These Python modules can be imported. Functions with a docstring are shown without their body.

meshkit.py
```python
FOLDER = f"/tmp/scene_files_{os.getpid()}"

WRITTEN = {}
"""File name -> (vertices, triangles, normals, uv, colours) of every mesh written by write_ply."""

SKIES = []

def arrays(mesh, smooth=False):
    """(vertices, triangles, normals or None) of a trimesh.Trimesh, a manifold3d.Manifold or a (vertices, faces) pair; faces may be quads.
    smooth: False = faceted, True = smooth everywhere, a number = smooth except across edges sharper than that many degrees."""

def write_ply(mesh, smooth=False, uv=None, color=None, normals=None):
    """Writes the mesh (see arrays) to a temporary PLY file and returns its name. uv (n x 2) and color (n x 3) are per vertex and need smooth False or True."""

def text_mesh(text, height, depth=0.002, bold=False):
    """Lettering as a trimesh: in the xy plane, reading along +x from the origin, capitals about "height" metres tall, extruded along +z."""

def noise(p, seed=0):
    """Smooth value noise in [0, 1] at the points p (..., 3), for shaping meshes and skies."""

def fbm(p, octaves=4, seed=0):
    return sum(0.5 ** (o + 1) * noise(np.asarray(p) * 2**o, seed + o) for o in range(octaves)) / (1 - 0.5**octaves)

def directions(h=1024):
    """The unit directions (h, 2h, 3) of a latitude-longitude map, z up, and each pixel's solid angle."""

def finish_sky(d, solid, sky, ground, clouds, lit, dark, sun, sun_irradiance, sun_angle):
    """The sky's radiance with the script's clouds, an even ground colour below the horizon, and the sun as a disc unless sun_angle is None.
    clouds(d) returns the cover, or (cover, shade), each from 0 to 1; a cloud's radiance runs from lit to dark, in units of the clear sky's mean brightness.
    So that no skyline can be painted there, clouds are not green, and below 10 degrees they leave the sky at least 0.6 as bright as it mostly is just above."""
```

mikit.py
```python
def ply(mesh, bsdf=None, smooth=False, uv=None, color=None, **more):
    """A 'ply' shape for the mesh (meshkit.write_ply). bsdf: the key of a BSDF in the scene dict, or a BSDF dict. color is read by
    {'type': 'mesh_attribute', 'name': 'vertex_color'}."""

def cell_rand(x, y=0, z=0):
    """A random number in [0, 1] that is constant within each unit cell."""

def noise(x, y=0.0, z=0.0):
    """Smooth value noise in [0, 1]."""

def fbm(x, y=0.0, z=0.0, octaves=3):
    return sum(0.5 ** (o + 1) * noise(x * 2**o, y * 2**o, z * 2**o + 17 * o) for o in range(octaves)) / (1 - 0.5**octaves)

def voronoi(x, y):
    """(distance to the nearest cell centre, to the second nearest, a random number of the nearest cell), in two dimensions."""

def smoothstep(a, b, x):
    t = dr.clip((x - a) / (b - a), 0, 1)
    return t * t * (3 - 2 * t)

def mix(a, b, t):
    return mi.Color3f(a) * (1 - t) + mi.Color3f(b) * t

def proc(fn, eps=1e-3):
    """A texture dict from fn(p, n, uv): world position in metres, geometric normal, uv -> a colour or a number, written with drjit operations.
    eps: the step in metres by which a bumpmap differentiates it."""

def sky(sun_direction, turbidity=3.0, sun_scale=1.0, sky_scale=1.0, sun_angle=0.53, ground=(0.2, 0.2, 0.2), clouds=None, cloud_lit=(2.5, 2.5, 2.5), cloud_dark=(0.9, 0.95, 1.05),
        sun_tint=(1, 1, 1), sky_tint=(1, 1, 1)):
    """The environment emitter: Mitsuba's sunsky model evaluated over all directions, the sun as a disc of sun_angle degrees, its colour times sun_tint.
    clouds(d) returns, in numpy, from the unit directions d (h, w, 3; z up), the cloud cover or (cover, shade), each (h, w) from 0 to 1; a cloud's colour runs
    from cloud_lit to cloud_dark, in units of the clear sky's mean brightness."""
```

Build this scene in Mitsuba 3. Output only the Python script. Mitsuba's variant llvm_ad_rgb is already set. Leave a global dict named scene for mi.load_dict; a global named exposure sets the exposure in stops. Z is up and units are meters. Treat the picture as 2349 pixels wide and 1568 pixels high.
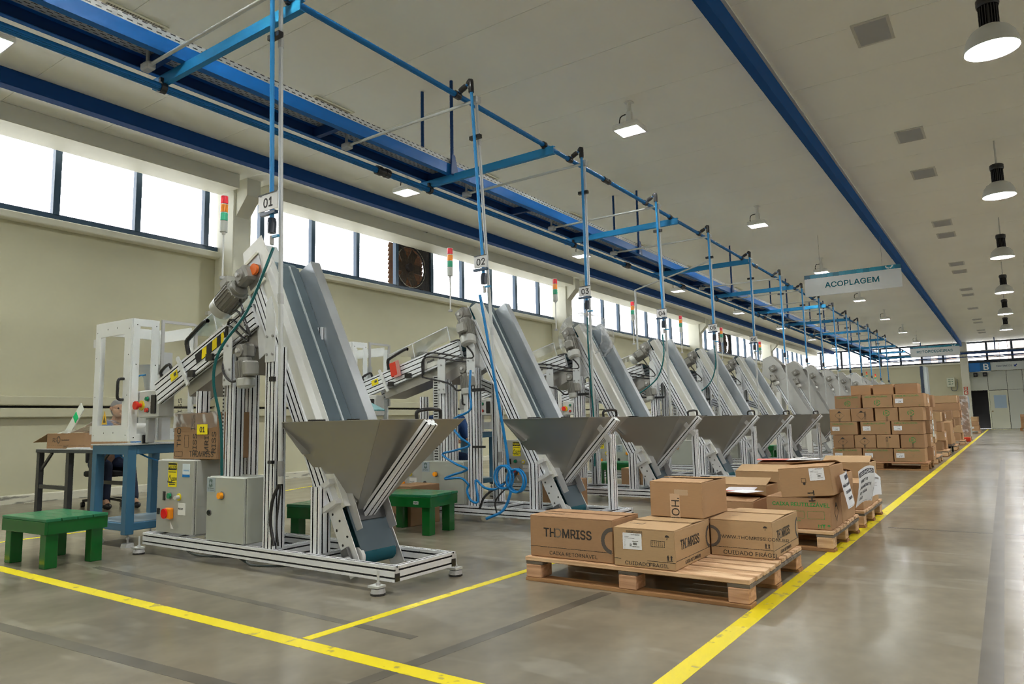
import math, random
import numpy as np, trimesh, drjit as dr, mitsuba as mi
from shapely.geometry import Polygon
import mikit, meshkit
from mikit import noise, fbm, smoothstep, mix
rng = random.Random(7)
T4 = mi.ScalarTransform4f
scene, labels = {}, {}
PI = math.pi
V = lambda *a: np.array(a, float)

# ------------------------------------------------------------------ camera, sky, exposure
CAM_POS = V(0, 0, 0.92)
CAM_R = np.array([[0.8181, 0.5747, -0.0212], [-0.0823, 0.0806, -0.9933], [-0.5692, 0.8144, 0.1133]])
FOCAL = 1620.0
scene['camera'] = {'type': 'perspective', 'fov': math.degrees(2 * math.atan(2349 / 2 / FOCAL)), 'fov_axis': 'x', 'near_clip': 0.05, 'far_clip': 500,
    'to_world': T4().look_at(origin=CAM_POS.tolist(), target=(CAM_POS + CAM_R[2]).tolist(), up=(-CAM_R[1]).tolist())}
exposure = 1.4
LAMP, BELL = 130.0, 55.0
def overcast(d):
    return np.ones(d.shape[:2]), np.clip(0.15 + 0.0 * d[..., 2], 0, 1)
scene['sky'] = mikit.sky((-0.5, 0.3, 0.8), turbidity=4, sun_scale=0.0, sky_scale=6.0, ground=(0.35, 0.35, 0.33), clouds=overcast, cloud_lit=(2.5, 2.55, 2.6), cloud_dark=(1.6, 1.66, 1.75))

# ------------------------------------------------------------------ materials
def vc_mat(rough, metallic=0.0, spec=0.5, **kw):
    return {'type': 'twosided', 'b': {'type': 'principled', 'base_color': {'type': 'mesh_attribute', 'name': 'vertex_color'}, 'roughness': rough, 'metallic': metallic, 'specular': spec, **kw}}
scene['matte'] = vc_mat(0.75, spec=0.25)
scene['paint'] = vc_mat(0.38)
scene['blue_paint'] = vc_mat(0.5, spec=0.3)
scene['gloss'] = vc_mat(0.16)
scene['alu'] = vc_mat(0.36, 0.25)
scene['steel'] = vc_mat(0.40, 0.9)
scene['chrome'] = vc_mat(0.15, 1.0)
scene['clear'] = {'type': 'thindielectric', 'int_ior': 1.33}
scene['film'] = {'type': 'twosided', 'b': {'type': 'principled', 'base_color': {'type': 'rgb', 'value': [.8, .82, .84]}, 'roughness': .2, 'specular': .6}}
scene['film'] = {'type': 'blendbsdf', 'weight': mikit.proc(lambda p, n, uv: 0.12 + 0.5 * smoothstep(.5, .75, fbm(p.x * 14 + p.z * 6, p.y * 14, p.z * 9, 3))),
    'a': {'type': 'thindielectric', 'int_ior': 1.4}, 'b': {'type': 'twosided', 'b': {'type': 'principled', 'base_color': {'type': 'rgb', 'value': [.75, .77, .8]}, 'roughness': .25}}}
def pmat(fn, rough=0.7, spec=0.3, bump=None, scale=0.002, **kw):
    b = {'type': 'principled', 'base_color': mikit.proc(fn), 'roughness': rough, 'specular': spec, **kw}
    if bump: b = {'type': 'bumpmap', 't': mikit.proc(bump, eps=.002), 'scale': scale, 'b': b}
    return {'type': 'twosided', 'b': b}
def floor_col(p, n, uv):
    a = fbm(p.x * .55, p.y * .55, 0, 4); b = fbm(p.x * 3.1 + 9, p.y * 1.4, 2, 4); c = fbm(p.x * 16, p.y * 14, 5, 3)
    base = mix([.128, .112, .082], [.222, .196, .146], smoothstep(.25, .75, .6 * a + .4 * b))
    scuff = smoothstep(.63, .78, fbm(p.x * 2.0 + 40, p.y * 6.0, 8, 3)) * .35
    base = mix(base, [.29, .275, .235], scuff)
    return base * (0.9 + .2 * c)
def floor_rough(p, n, uv):
    return 0.13 + 0.17 * fbm(p.x * 1.7, p.y * 1.1, 4, 4)
scene['floor_mat'] = {'type': 'twosided', 'b': {'type': 'principled', 'base_color': mikit.proc(floor_col), 'roughness': mikit.proc(floor_rough), 'specular': 0.5}}
scene['joint_mat'] = pmat(lambda p, n, uv: mi.Color3f(.105, .095, .076) * (.8 + .4 * fbm(p.x * 6, p.y * 6, 0, 3)), .25, .5)
scene['yellow_mat'] = pmat(lambda p, n, uv: mix([.74, .60, .012], [.40, .33, .08], smoothstep(.70, .80, fbm(p.x * 22, p.y * 22, 3, 3)) * .8), .4, .4)
scene['wall_mat'] = pmat(lambda p, n, uv: mi.Color3f(.52, .50, .365) * (.90 + .2 * fbm(p.x * .8, p.y * .8, p.z * .6, 4)), .6, .3)
def base_col(p, n, uv):
    s = smoothstep(.55, .68, fbm(p.x * 7, p.y * 5, p.z * 24, 4))
    return mix([.62, .60, .50], [.10, .095, .085], s * .75)
scene['curb_mat'] = pmat(base_col, .6, .3)
scene['ceil_mat'] = pmat(lambda p, n, uv: mi.Color3f(.88, .885, .83) * (.96 + .08 * fbm(p.x * .7, p.y * .7, 1, 3)), .55, .35,
    bump=lambda p, n, uv: dr.sin(p.x * 90.0) * dr.sin(p.y * 420.0), scale=.0006)
scene['column_mat'] = pmat(lambda p, n, uv: mi.Color3f(.68, .67, .57) * (.94 + .12 * fbm(p.x * 2, p.y * 2, p.z * 1.5, 3)), .55, .3)
for i, c in enumerate(((.41, .25, .135), (.365, .215, .118), (.44, .29, .16), (.30, .18, .10))):
    def cb(p, n, uv, c=c):
        f = fbm(p.x * 3.3, p.y * 3.3, p.z * 3.3, 4); g = fbm(p.x * 60, p.y * 60, p.z * 240, 2)
        return mi.Color3f(*c) * (.86 + .2 * f + .08 * g)
    scene[f'card{i}'] = pmat(cb, .78, .2, bump=lambda p, n, uv: fbm(p.x * 5, p.y * 5, p.z * 9, 3), scale=.004)
def wood(c0, c1):
    def f(p, n, uv):
        g = fbm(p.x * 5 + 3.1 * noise(p.y * 2.0, p.z * 30.0), p.y * 34.0, p.z * 44.0, 4)
        return mix(c0, c1, smoothstep(.3, .72, g))
    return f
scene['wood_light'] = pmat(wood([.68, .47, .29], [.50, .30, .165]), .7, .25)
scene['wood_pink'] = pmat(wood([.60, .36, .22], [.44, .235, .13]), .7, .25)
scene['wood_brown'] = pmat(wood([.40, .22, .10], [.25, .13, .06]), .75, .2)
scene['wood_grey'] = pmat(wood([.22, .19, .16], [.12, .10, .085]), .8, .2)

# ------------------------------------------------------------------ mesh helpers (all vertices split at hard edges)
def unit(a):
    a = np.asarray(a, float); return a / (np.linalg.norm(a) + 1e-12)
def split(v, f):
    v = np.asarray(v, float); f = np.asarray(f, int)
    return v[f].reshape(-1, 3), np.arange(len(f) * 3).reshape(-1, 3)
def quads(*qs):
    v, f = [], []
    for q in qs:
        k = len(v); v += list(q); f += [[k, k + 1, k + 2], [k, k + 2, k + 3]]
    return np.array(v, float), np.array(f)
def obox(c, ax, h, bev=0.0):
    """box: centre c, rows of ax = axes, half sizes h, chamfer bev"""
    c = np.asarray(c, float); ax = np.asarray(ax, float); h = np.asarray(h, float)
    if bev <= 0:
        s = np.array([[x, y, z] for x in (-1, 1) for y in (-1, 1) for z in (-1, 1)]) * h
        p = c + s @ ax
        I = [(0, 1, 3, 2), (4, 6, 7, 5), (0, 4, 5, 1), (2, 3, 7, 6), (0, 2, 6, 4), (1, 5, 7, 3)]
        v, f = quads(*[[p[i] for i in q] for q in I])
    else:
        b = min(bev, .45 * h.min())
        pts = []
        for x in (-1, 1):
            for y in (-1, 1):
                for z in (-1, 1):
                    g = np.array([x, y, z])
                    for k in range(3):
                        q = h - b; q[k] = h[k]; pts.append(g * q)
        hull = trimesh.convex.convex_hull(np.array(pts))
        v, f = split(hull.vertices, hull.faces); v = c + v @ ax
    if np.linalg.det(ax) < 0: f = f[:, ::-1]
    return v, f
I3 = np.eye(3)
def box(x0, x1, y0, y1, z0, z1, bev=0.0):
    return obox(V((x0 + x1) / 2, (y0 + y1) / 2, (z0 + z1) / 2), I3, V(abs(x1 - x0) / 2, abs(y1 - y0) / 2, abs(z1 - z0) / 2), bev)
def frame_of(d, up=(0, 0, 1)):
    d = unit(d); up = V(*up)
    if abs(d @ up) > .98: up = V(1, 0, 0) if abs(d[0]) < .9 else V(0, 1, 0)
    a = unit(np.cross(up, d)); b = np.cross(d, a)
    return a, b, d
def bar(p0, p1, w, h, up=(0, 0, 1), bev=0.0):
    """rectangular bar from p0 to p1, w across, h along up"""
    p0, p1 = np.asarray(p0, float), np.asarray(p1, float); a, b, d = frame_of(p1 - p0, up)
    return obox((p0 + p1) / 2, np.array([a, b, d]), V(w / 2, h / 2, np.linalg.norm(p1 - p0) / 2), bev)
def lathe(prof, p0, axis, n=20, smooth=True):
    """prof = [(r, s)...] along axis from p0"""
    p0 = np.asarray(p0, float); a, b, d = frame_of(axis)
    t = np.arange(n) * 2 * PI / n; ring = np.cos(t)[:, None] * a + np.sin(t)[:, None] * b
    v, f = [], []
    rows = [p0 + d * s + ring * r for r, s in prof]
    def join(r0, r1, k0, k1):
        for i in range(n):
            j = (i + 1) % n; f.extend([[k0 + i, k0 + j, k1 + j], [k0 + i, k1 + j, k1 + i]])
    if smooth:
        v = np.vstack(rows)
        for k in range(len(prof) - 1): join(0, 0, k * n, (k + 1) * n)
    else:
        v = []
        for k in range(len(prof) - 1):
            k0 = len(v) * n; v += [rows[k], rows[k + 1]]; join(0, 0, k0, k0 + n)
        v = np.vstack(v)
    return np.asarray(v, float), np.array(f)
def cyl(p0, p1, r, r1=None, n=14):
    p0, p1 = np.asarray(p0, float), np.asarray(p1, float); L = np.linalg.norm(p1 - p0); r1 = r if r1 is None else r1
    v, f = lathe([(r, 0), (r1, L)], p0, p1 - p0, n)
    a, b, d = frame_of(p1 - p0); t = np.arange(n) * 2 * PI / n; ring = np.cos(t)[:, None] * a + np.sin(t)[:, None] * b
    k = len(v); fan = [[k, k + 1 + (i + 1) % n, k + 1 + i] for i in range(n)]
    k2 = k + n + 1; fan2 = [[k2, k2 + 1 + i, k2 + 1 + (i + 1) % n] for i in range(n)]
    return np.vstack([v, [p0], p0 + ring * r, [p1], p1 + ring * r1]), np.vstack([f, fan, fan2])
def smooth_pts(pts, n=6):
    p = np.asarray(pts, float); q = np.vstack([2 * p[0] - p[1], p, 2 * p[-1] - p[-2]]); out = []
    for i in range(1, len(q) - 2):
        for t in np.arange(n) / n:
            out.append(.5 * ((2 * q[i]) + (q[i + 1] - q[i - 1]) * t + (2 * q[i - 1] - 5 * q[i] + 4 * q[i + 1] - q[i + 2]) * t * t + (3 * q[i] - q[i - 1] - 3 * q[i + 1] + q[i + 2]) * t ** 3))
    return np.array(out + [p[-1]])
def tube(pts, r, n=7, sm=6):
    p = smooth_pts(pts, sm) if sm else np.asarray(pts, float)
    d = np.gradient(p, axis=0); d /= np.linalg.norm(d, axis=1, keepdims=True) + 1e-12
    a = frame_of(d[0])[0]; rows = []
    t = np.arange(n) * 2 * PI / n
    for k in range(len(p)):
        a = unit(a - d[k] * (a @ d[k])); b = np.cross(d[k], a)
        rows.append(p[k] + r * (np.cos(t)[:, None] * a + np.sin(t)[:, None] * b))
    v = np.vstack(rows); f = []
    for k in range(len(p) - 1):
        for i in range(n):
            j = (i + 1) % n; f += [[k * n + i, k * n + j, (k + 1) * n + j], [k * n + i, (k + 1) * n + j, (k + 1) * n + i]]
    return v, np.array(f)
def prism(poly, o, u, w, depth):
    """polygon (2-D points, or shapely) in the plane o + x*u + y*w, extruded by depth along u x w"""
    g = poly if isinstance(poly, Polygon) else Polygon(poly)
    m = trimesh.creation.extrude_polygon(g, depth, engine='earcut')
    o, u, w = np.asarray(o, float), unit(u), unit(w); M = np.array([u, w, np.cross(u, w)])
    v, f = split(m.vertices, m.faces); return o + v @ M, f
def plate(pts, th):
    """flat polygon of 3-D points, given thickness along its normal"""
    p = np.asarray(pts, float); n = unit(np.cross(p[1] - p[0], p[2] - p[0])); u = unit(p[1] - p[0]); w = np.cross(n, u)
    return prism([((q - p[0]) @ u, (q - p[0]) @ w) for q in p], p[0] - n * th / 2, u, w, th)
ALU, SLOT = (.82, .85, .90), (.018, .02, .024)
def ext(p0, p1, w, h, up=(0, 0, 1), slot=SLOT, bw=.0095, depth=.009):
    """slotted aluminium profile; returns coloured mesh (v, f, c)"""
    p0, p1 = np.asarray(p0, float), np.asarray(p1, float); a, b, d = frame_of(p1 - p0, up); L = np.linalg.norm(p1 - p0)
    nw, nh = max(1, round(w / .04)), max(1, round(h / .04)); pts, dark = [], []
    def side(q0, q1, k, nrm):
        q0, q1 = V(*q0), V(*q1); e = unit(q1 - q0); Ls = np.linalg.norm(q1 - q0); nrm = V(*nrm)
        pts.append(q0); dark.append(0)
        for i in range(k):
            c = q0 + e * Ls * (i + .5) / k
            for q, dk in ((c - e * bw / 2, 1), (c - e * bw / 2 - nrm * depth, 1), (c + e * bw / 2 - nrm * depth, 1), (c + e * bw / 2, 0)):
                pts.append(q); dark.append(dk)
    side((-w / 2, -h / 2), (w / 2, -h / 2), nw, (0, -1)); side((w / 2, -h / 2), (w / 2, h / 2), nh, (1, 0))
    side((w / 2, h / 2), (-w / 2, h / 2), nw, (0, 1)); side((-w / 2, h / 2), (-w / 2, -h / 2), nh, (-1, 0))
    P = np.array(pts); v, f, c = [], [], []
    P3 = P[:, :1] * a + P[:, 1:] * b; n = len(P)
    for i in range(n):
        j = (i + 1) % n; k = len(v)
        v += [p0 + P3[i], p0 + P3[j], p1 + P3[j], p1 + P3[i]]; f += [[k, k + 1, k + 2], [k, k + 2, k + 3]]
        c += [slot if dark[i] else ALU] * 4
    cv, cf = trimesh.creation.triangulate_polygon(Polygon(P), engine='earcut')
    for q, flip in ((p0, 1), (p1, 0)):
        k = len(v); v += list(q + cv[:, :1] * a + cv[:, 1:] * b); c += [(.6, .61, .63)] * len(cv)
        f += [[k + t[0], k + t[2], k + t[1]] if flip else [k + t[0], k + t[1], k + t[2]] for t in cf]
    return np.array(v), np.array(f), np.array(c, float)
_TXT = {}
def text(s, h, o, u, w, bold=False, depth=.0008, align='l', stretch=1.0):
    """lettering of cap height h on the plane at o reading along u, up w"""
    k = (s, bold)
    if k not in _TXT:
        m = meshkit.text_mesh(s, 1.0, .1, bold); _TXT[k] = split(m.vertices, m.faces)
    v, f = _TXT[k]; v = v * V(h * stretch, h, 10 * depth); 
    if align == 'c': v = v - V((v[:, 0].min() + v[:, 0].max()) / 2, 0, 0)
    u, w = unit(u), unit(w); return np.asarray(o, float) + v @ np.array([u, w, np.cross(u, w)]), f
def ring(o, u, w, r0, r1, a0=0, a1=2 * PI, depth=.0008, n=28):
    t = np.linspace(a0, a1, n); p = [(r1 * math.cos(x), r1 * math.sin(x)) for x in t] + [(r0 * math.cos(x), r0 * math.sin(x)) for x in t[::-1]]
    return prism(Polygon(p).buffer(0) if a1 - a0 < 6.28 else Polygon(p[:n - 1], [p[n:2 * n - 1]]), o, u, w, depth)
def join(*ms):
    v, f, k = [], [], 0
    for m in ms:
        v.append(m[0]); f.append(m[1] + k); k += len(m[0])
    return np.vstack(v), np.vstack(f)
def mov(m, M=None, t=(0, 0, 0)):
    v = np.asarray(m[0]); v = v if M is None else v @ np.asarray(M).T
    return (v + V(*t),) + tuple(m[1:])
def rotz(a): c, s = math.cos(a), math.sin(a); return np.array([[c, -s, 0], [s, c, 0], [0, 0, 1.]])
def roty(a): c, s = math.cos(a), math.sin(a); return np.array([[c, 0, s], [0, 1, 0], [-s, 0, c]])
def rotx(a): c, s = math.cos(a), math.sin(a); return np.array([[1, 0, 0], [0, c, -s], [0, s, c]])
class MB:
    """collects coloured pieces of ONE part"""
    def __init__(self, bsdf='paint', col=(.7, .7, .7)): self.p, self.bsdf, self.col = [], bsdf, col
    def add(self, m, col=None):
        v, f = m[0], m[1]; c = m[2] if len(m) > 2 else np.tile(np.asarray(col if col is not None else self.col, float), (len(v), 1))
        self.p.append((v, f, c)); return self
    def dict(self, **kw):
        v, f, c, k = [], [], [], 0
        for a, b, d in self.p: v.append(a); f.append(b + k); c.append(d); k += len(a)
        plain = self.bsdf[:4] in ('card', 'wood', 'clea', 'film', 'floo', 'join', 'yell', 'wall', 'curb', 'ceil', 'colu')
        return mikit.ply((np.vstack(v), np.vstack(f)), self.bsdf, smooth=True, color=None if plain else np.vstack(c), **kw)
def one(m, bsdf='paint', col=(.7, .7, .7)): return MB(bsdf, col).add(m)
_USED = set()
def newkey(name, parent=None):
    base = f'{parent}__{name}' if parent else name; k, i = base, 0
    while k in _USED: i += 1; k = f'{base}_{i:03d}'
    _USED.add(k); return k
def thing(name, label, cat, group=None, kind=None):
    k = newkey(name); d = {'label': label, 'category': cat}
    if group: d['group'] = group
    if kind: d['kind'] = kind
    labels[k] = d; return k
ROOM = [None]      # the hall's shell is measured from the camera; this factor fits it to the far wall
def part(parent, name, mb, label=None, tw=None):
    k = newkey(name, parent); d = dict(mb.dict() if isinstance(mb, MB) else mb)
    if ROOM[0] is not None: tw = ROOM[0] if tw is None else ROOM[0] @ tw
    if tw is not None: d['to_world'] = tw
    scene[k] = d
    if label: labels[k] = {'label': label}
    return k
def solo(name, mb, label, cat, group=None, kind=None):
    k = thing(name, label, cat, group, kind); scene[k] = mb.dict() if isinstance(mb, MB) else mb
    if ROOM[0] is not None: scene[k]['to_world'] = ROOM[0]
    return k
def struct(name, mb, label=None):
    k = newkey(name); scene[k] = mb.dict() if isinstance(mb, MB) else mb
    if ROOM[0] is not None: scene[k]['to_world'] = ROOM[0]
    labels[k] = {'kind': 'structure', 'category': name.split('_')[0], 'label': label or name.replace('_', ' ')}; return k
def lamp_dict(m, rad):
    return mikit.ply(m, {'type': 'diffuse', 'reflectance': {'type': 'rgb', 'value': .6}}, emitter={'type': 'area', 'radiance': {'type': 'rgb', 'value': list(rad)}})
class Proto:
    """parts of a repeated thing, built once: (name, dict, label, children)"""
    def __init__(self): self.parts = []
    def add(self, name, mb, label=None, sub=()): self.parts.append((name, mb.dict() if isinstance(mb, MB) else mb, label, [(n, m.dict() if isinstance(m, MB) else m, l) for n, m, l in sub])); return self
    def place(self, root, tw, skip=()):
        for n, d, l, sub in self.parts:
            if n in skip: continue
            k = part(root, n, d, l, tw)
            for n2, d2, l2 in sub: part(k, n2, d2, l2, tw)
WHITE, LGREY, GREY, BLACK = (.80, .80, .79), (.62, .63, .60), (.35, .35, .35), (.02, .02, .022)
BLUE, NAVY, LBLUE = (.006, .12, .42), (.004, .04, .17), (.02, .22, .50)
ORD = 'first second third fourth fifth sixth seventh eighth ninth tenth eleventh twelfth thirteenth fourteenth fifteenth'.split()
# ================================================================== the hall
ZC, YB, YF, XL, XR = 4.95, -6.0, 48.0, -10.6, 8.0
WC, CC = (.6, .585, .455), (.7, .7, .63)
fl = struct('floor', one(box(XL - .3, XR + .3, YB - .3, YF + .3, -.2, 0), 'floor_mat'), 'polished concrete floor of the hall')
def strip(p0, p1, w, z=.0012):
    p0, p1 = V(*p0, 0), V(*p1, 0); d = unit(p1 - p0); s = V(-d[1], d[0], 0) * w / 2; up = V(0, 0, z)
    return plate([p0 - s + up / 2, p1 - s + up / 2, p1 + s + up / 2, p0 + s + up / 2], z)
YEL = [((-1.065, 1.2), (-1.05, 6.95), .085), ((-1.05, 6.985), (-1.07, 46.6), .085), ((-6.9, 2.055), (-1.6, 2.045), .082), ((-2.60, 2.10), (-2.50, 5.6), .055),
       ((-7.13, 2.2), (-7.12, 3.4), .05), ((-7.6, 3.4), (-9.4, 8.4), .05), ((.62, 30.0), (.70, 46.6), .085), ((-1.07, 46.6), (.70, 46.6), .08)]
for a, b, w in YEL: part(fl, 'yellow_line', one(strip(a, b, w), 'yellow_mat'), 'yellow painted line on the floor')
for a, b, w in (((-6, 1.32), (1.6, 1.86), .07), ((-2.10, .6), (-1.86, 3.5), .065), ((-.12, .8), (-.20, 17.0), .075), ((-.9, 6.62), (2.5, 6.66), .05), ((-5.2, 2.42), (-2.2, 2.36), .05)):
    part(fl, 'floor_joint', one(strip(a, b, w, .0007), 'joint_mat'), 'dark filled joint across the concrete floor')
ROOM[0] = T4().translate([0, 0, .92]).scale(1.02).translate([0, 0, -.92])
# ceiling: panels with open joints, three zones between the beams
ce = struct('ceiling', one(box(XL - .3, XR + .3, YB - .3, YF + .3, ZC + .03, ZC + .2), 'ceil_mat'), 'white panelled ceiling of the hall')
for x0, x1 in ((XL, -8.80), (-8.80, -2.02), (-2.02, 3.9), (3.9, XR)):
    y = YB
    while y < YF:
        y1 = min(y + 1.15, YF); part(ce, 'ceiling_panel', one(box(x0 + .004, x1 - .004, y + .0025, y1 - .0025, ZC, ZC + .028), 'ceil_mat')); y += 1.15
# left wall
wl = struct('wall_left', one(box(XL - .3, XL, YB, YF, 0, 3.75), 'wall_mat'), 'cream wall under the window band')
part(wl, 'window_sill', one(box(XL - .02, -10.44, YB, YF, 3.71, 3.81, .012), 'column_mat'), 'projecting concrete sill')
part(wl, 'cable_duct', MB('wall_mat').add(box(XL, -10.48, YB, YF, 1.276, 1.40, .01)), 'upper wall duct')
part(wl, 'cable_duct', MB('wall_mat').add(box(XL, -10.50, YB, YF, 1.12, 1.243, .01)), 'lower wall duct')
part(wl, 'duct_slot', one(box(XL, -10.575, YB, YF, 1.243, 1.276), 'matte', (.03, .03, .03)), 'dark slot between the ducts')
struct('baseboard_left', one(box(XL, -10.54, YB, YF, 0, .13, .02), 'curb_mat'), 'scuffed pale curb along the left wall')
COLY = [-4.0, 6.6, 17.17, 27.74, 38.31]
for k, y in enumerate(COLY):
    c = struct('column', one(box(XL, -10.09, y, y + .33, 0, ZC, .015), 'column_mat'), 'cream concrete column on the left wall')
    part(c, 'corbel', one(prism([(-10.09, 4.95), (-9.80, 4.95), (-9.80, 4.66), (-10.09, 4.36)], (0, y + .29, 0), V(1, 0, 0), V(0, 0, 1), .25), 'column_mat'), 'bracket at the head of the column')
ends = [YB] + [y for y in COLY] + [YF]
FANS = []
FRAME = (.035, .075, .13)
for k in range(len(ends) - 1):
    y0 = ends[k] + (.33 if k else 0); y1 = ends[k + 1]
    w = newkey(f'window_{k + 1}'); labels[w] = {'kind': 'structure', 'category': 'window', 'label': 'strip window with dark blue frame high in the left wall'}
    fr = MB('paint', FRAME).add(box(-10.58, -10.52, y0, y1, 3.81, 3.90)).add(box(-10.58, -10.52, y0, y1, 4.90, 4.95))
    part(w, 'frame', fr)
    ms = [6.38 - 1.11 * i for i in range(12)] if k < 2 else [y0 + .5 + 1.12 * i for i in range(12)]
    ms = sorted(y for y in ms if y0 + .2 < y < y1 - .15); edges = [y0] + ms + [y1]
    for y in ms: part(w, 'mullion', one(box(-10.59, -10.50, y - .042, y + .042, 3.89, 4.91), 'paint', FRAME))
    for a, b in zip(edges[:-1], edges[1:]):
        if 10.7 < a < 10.9 or 31.5 < a < 32.5: FANS.append((a, b)); continue
        part(w, 'pane', one(quads([(-10.55, a, 3.90), (-10.55, b, 3.90), (-10.55, b, 4.90), (-10.55, a, 4.90)]), 'clear'))
    h0, h1 = y0 + (.12 if k else 0), y1 - .12
    struct('trim_1' if k == 0 else f'trim_{k + 1}', MB('column_mat').add(box(-10.30, -9.76, h0, h1, 4.72, ZC, .01)), 'grey lintel trough above the strip window')
# right and back walls (outside the frame)
struct('wall_right', MB('wall_mat').add(box(XR, XR + .3, YB, YF, 0, 3.9)).add(box(XR, XR + .3, YB, YF, 4.7, ZC)), 'cream wall of the hall')
w = newkey('window_7'); labels[w] = {'kind': 'structure', 'category': 'window', 'label': 'strip window high in the right wall'}
part(w, 'frame', MB('paint', FRAME).add(box(XR + .02, XR + .08, YB, YF, 3.9, 3.98)).add(box(XR + .02, XR + .08, YB, YF, 4.62, 4.7)))
for i in range(18):
    part(w, 'mullion', one(box(XR + .01, XR + .09, YB + 3 * i - .05, YB + 3 * i + .05, 3.95, 4.65), 'paint', FRAME))
    part(w, 'pane', one(quads([(XR + .05, YB + 3 * i, 3.98), (XR + .05, YB + 3 * i + 3, 3.98), (XR + .05, YB + 3 * i + 3, 4.62), (XR + .05, YB + 3 * i, 4.62)]), 'clear'))
struct('wall_back', one(box(XL, XR, YB - .3, YB, 0, ZC), 'wall_mat'), 'cream wall of the hall')
# far wall
wf = struct('wall_far', one(box(XL, -2.0, YF, YF + .25, 0, 3.8), 'wall_mat'), 'cream far wall under the far window band')
part(wf, 'far_sill', one(box(XL, -2.1, YF - .06, YF, 3.70, 3.80), 'column_mat'))
struct('column', one(box(-2.12, -1.74, YF - .35, YF + .2, 0, ZC, .02), 'column_mat'), 'cream column at the far end of the blue beam')
w = newkey('window_8'); labels[w] = {'kind': 'structure', 'category': 'window', 'label': 'dark framed window band across the far wall'}
DK = (.02, .03, .045)
part(w, 'frame', MB('paint', DK).add(box(XL, XR, YF + .05, YF + .13, 3.8, 3.88)).add(box(XL, XR, YF + .05, YF + .13, 4.86, ZC)).add(box(XL, XR, YF + .05, YF + .12, 4.02, 4.06)))
fx = [XL, -9.6, -8.4, -7.3, -6.2, -5.13, -4.03, -2.95, -2.0, -.82, .35, 1.5, 2.7, 3.9, 5.1, 6.4, XR]
for a in fx[1:-1]: part(w, 'mullion', one(box(a - .05, a + .05, YF + .03, YF + .14, 3.85, 4.90), 'paint', DK))
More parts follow.
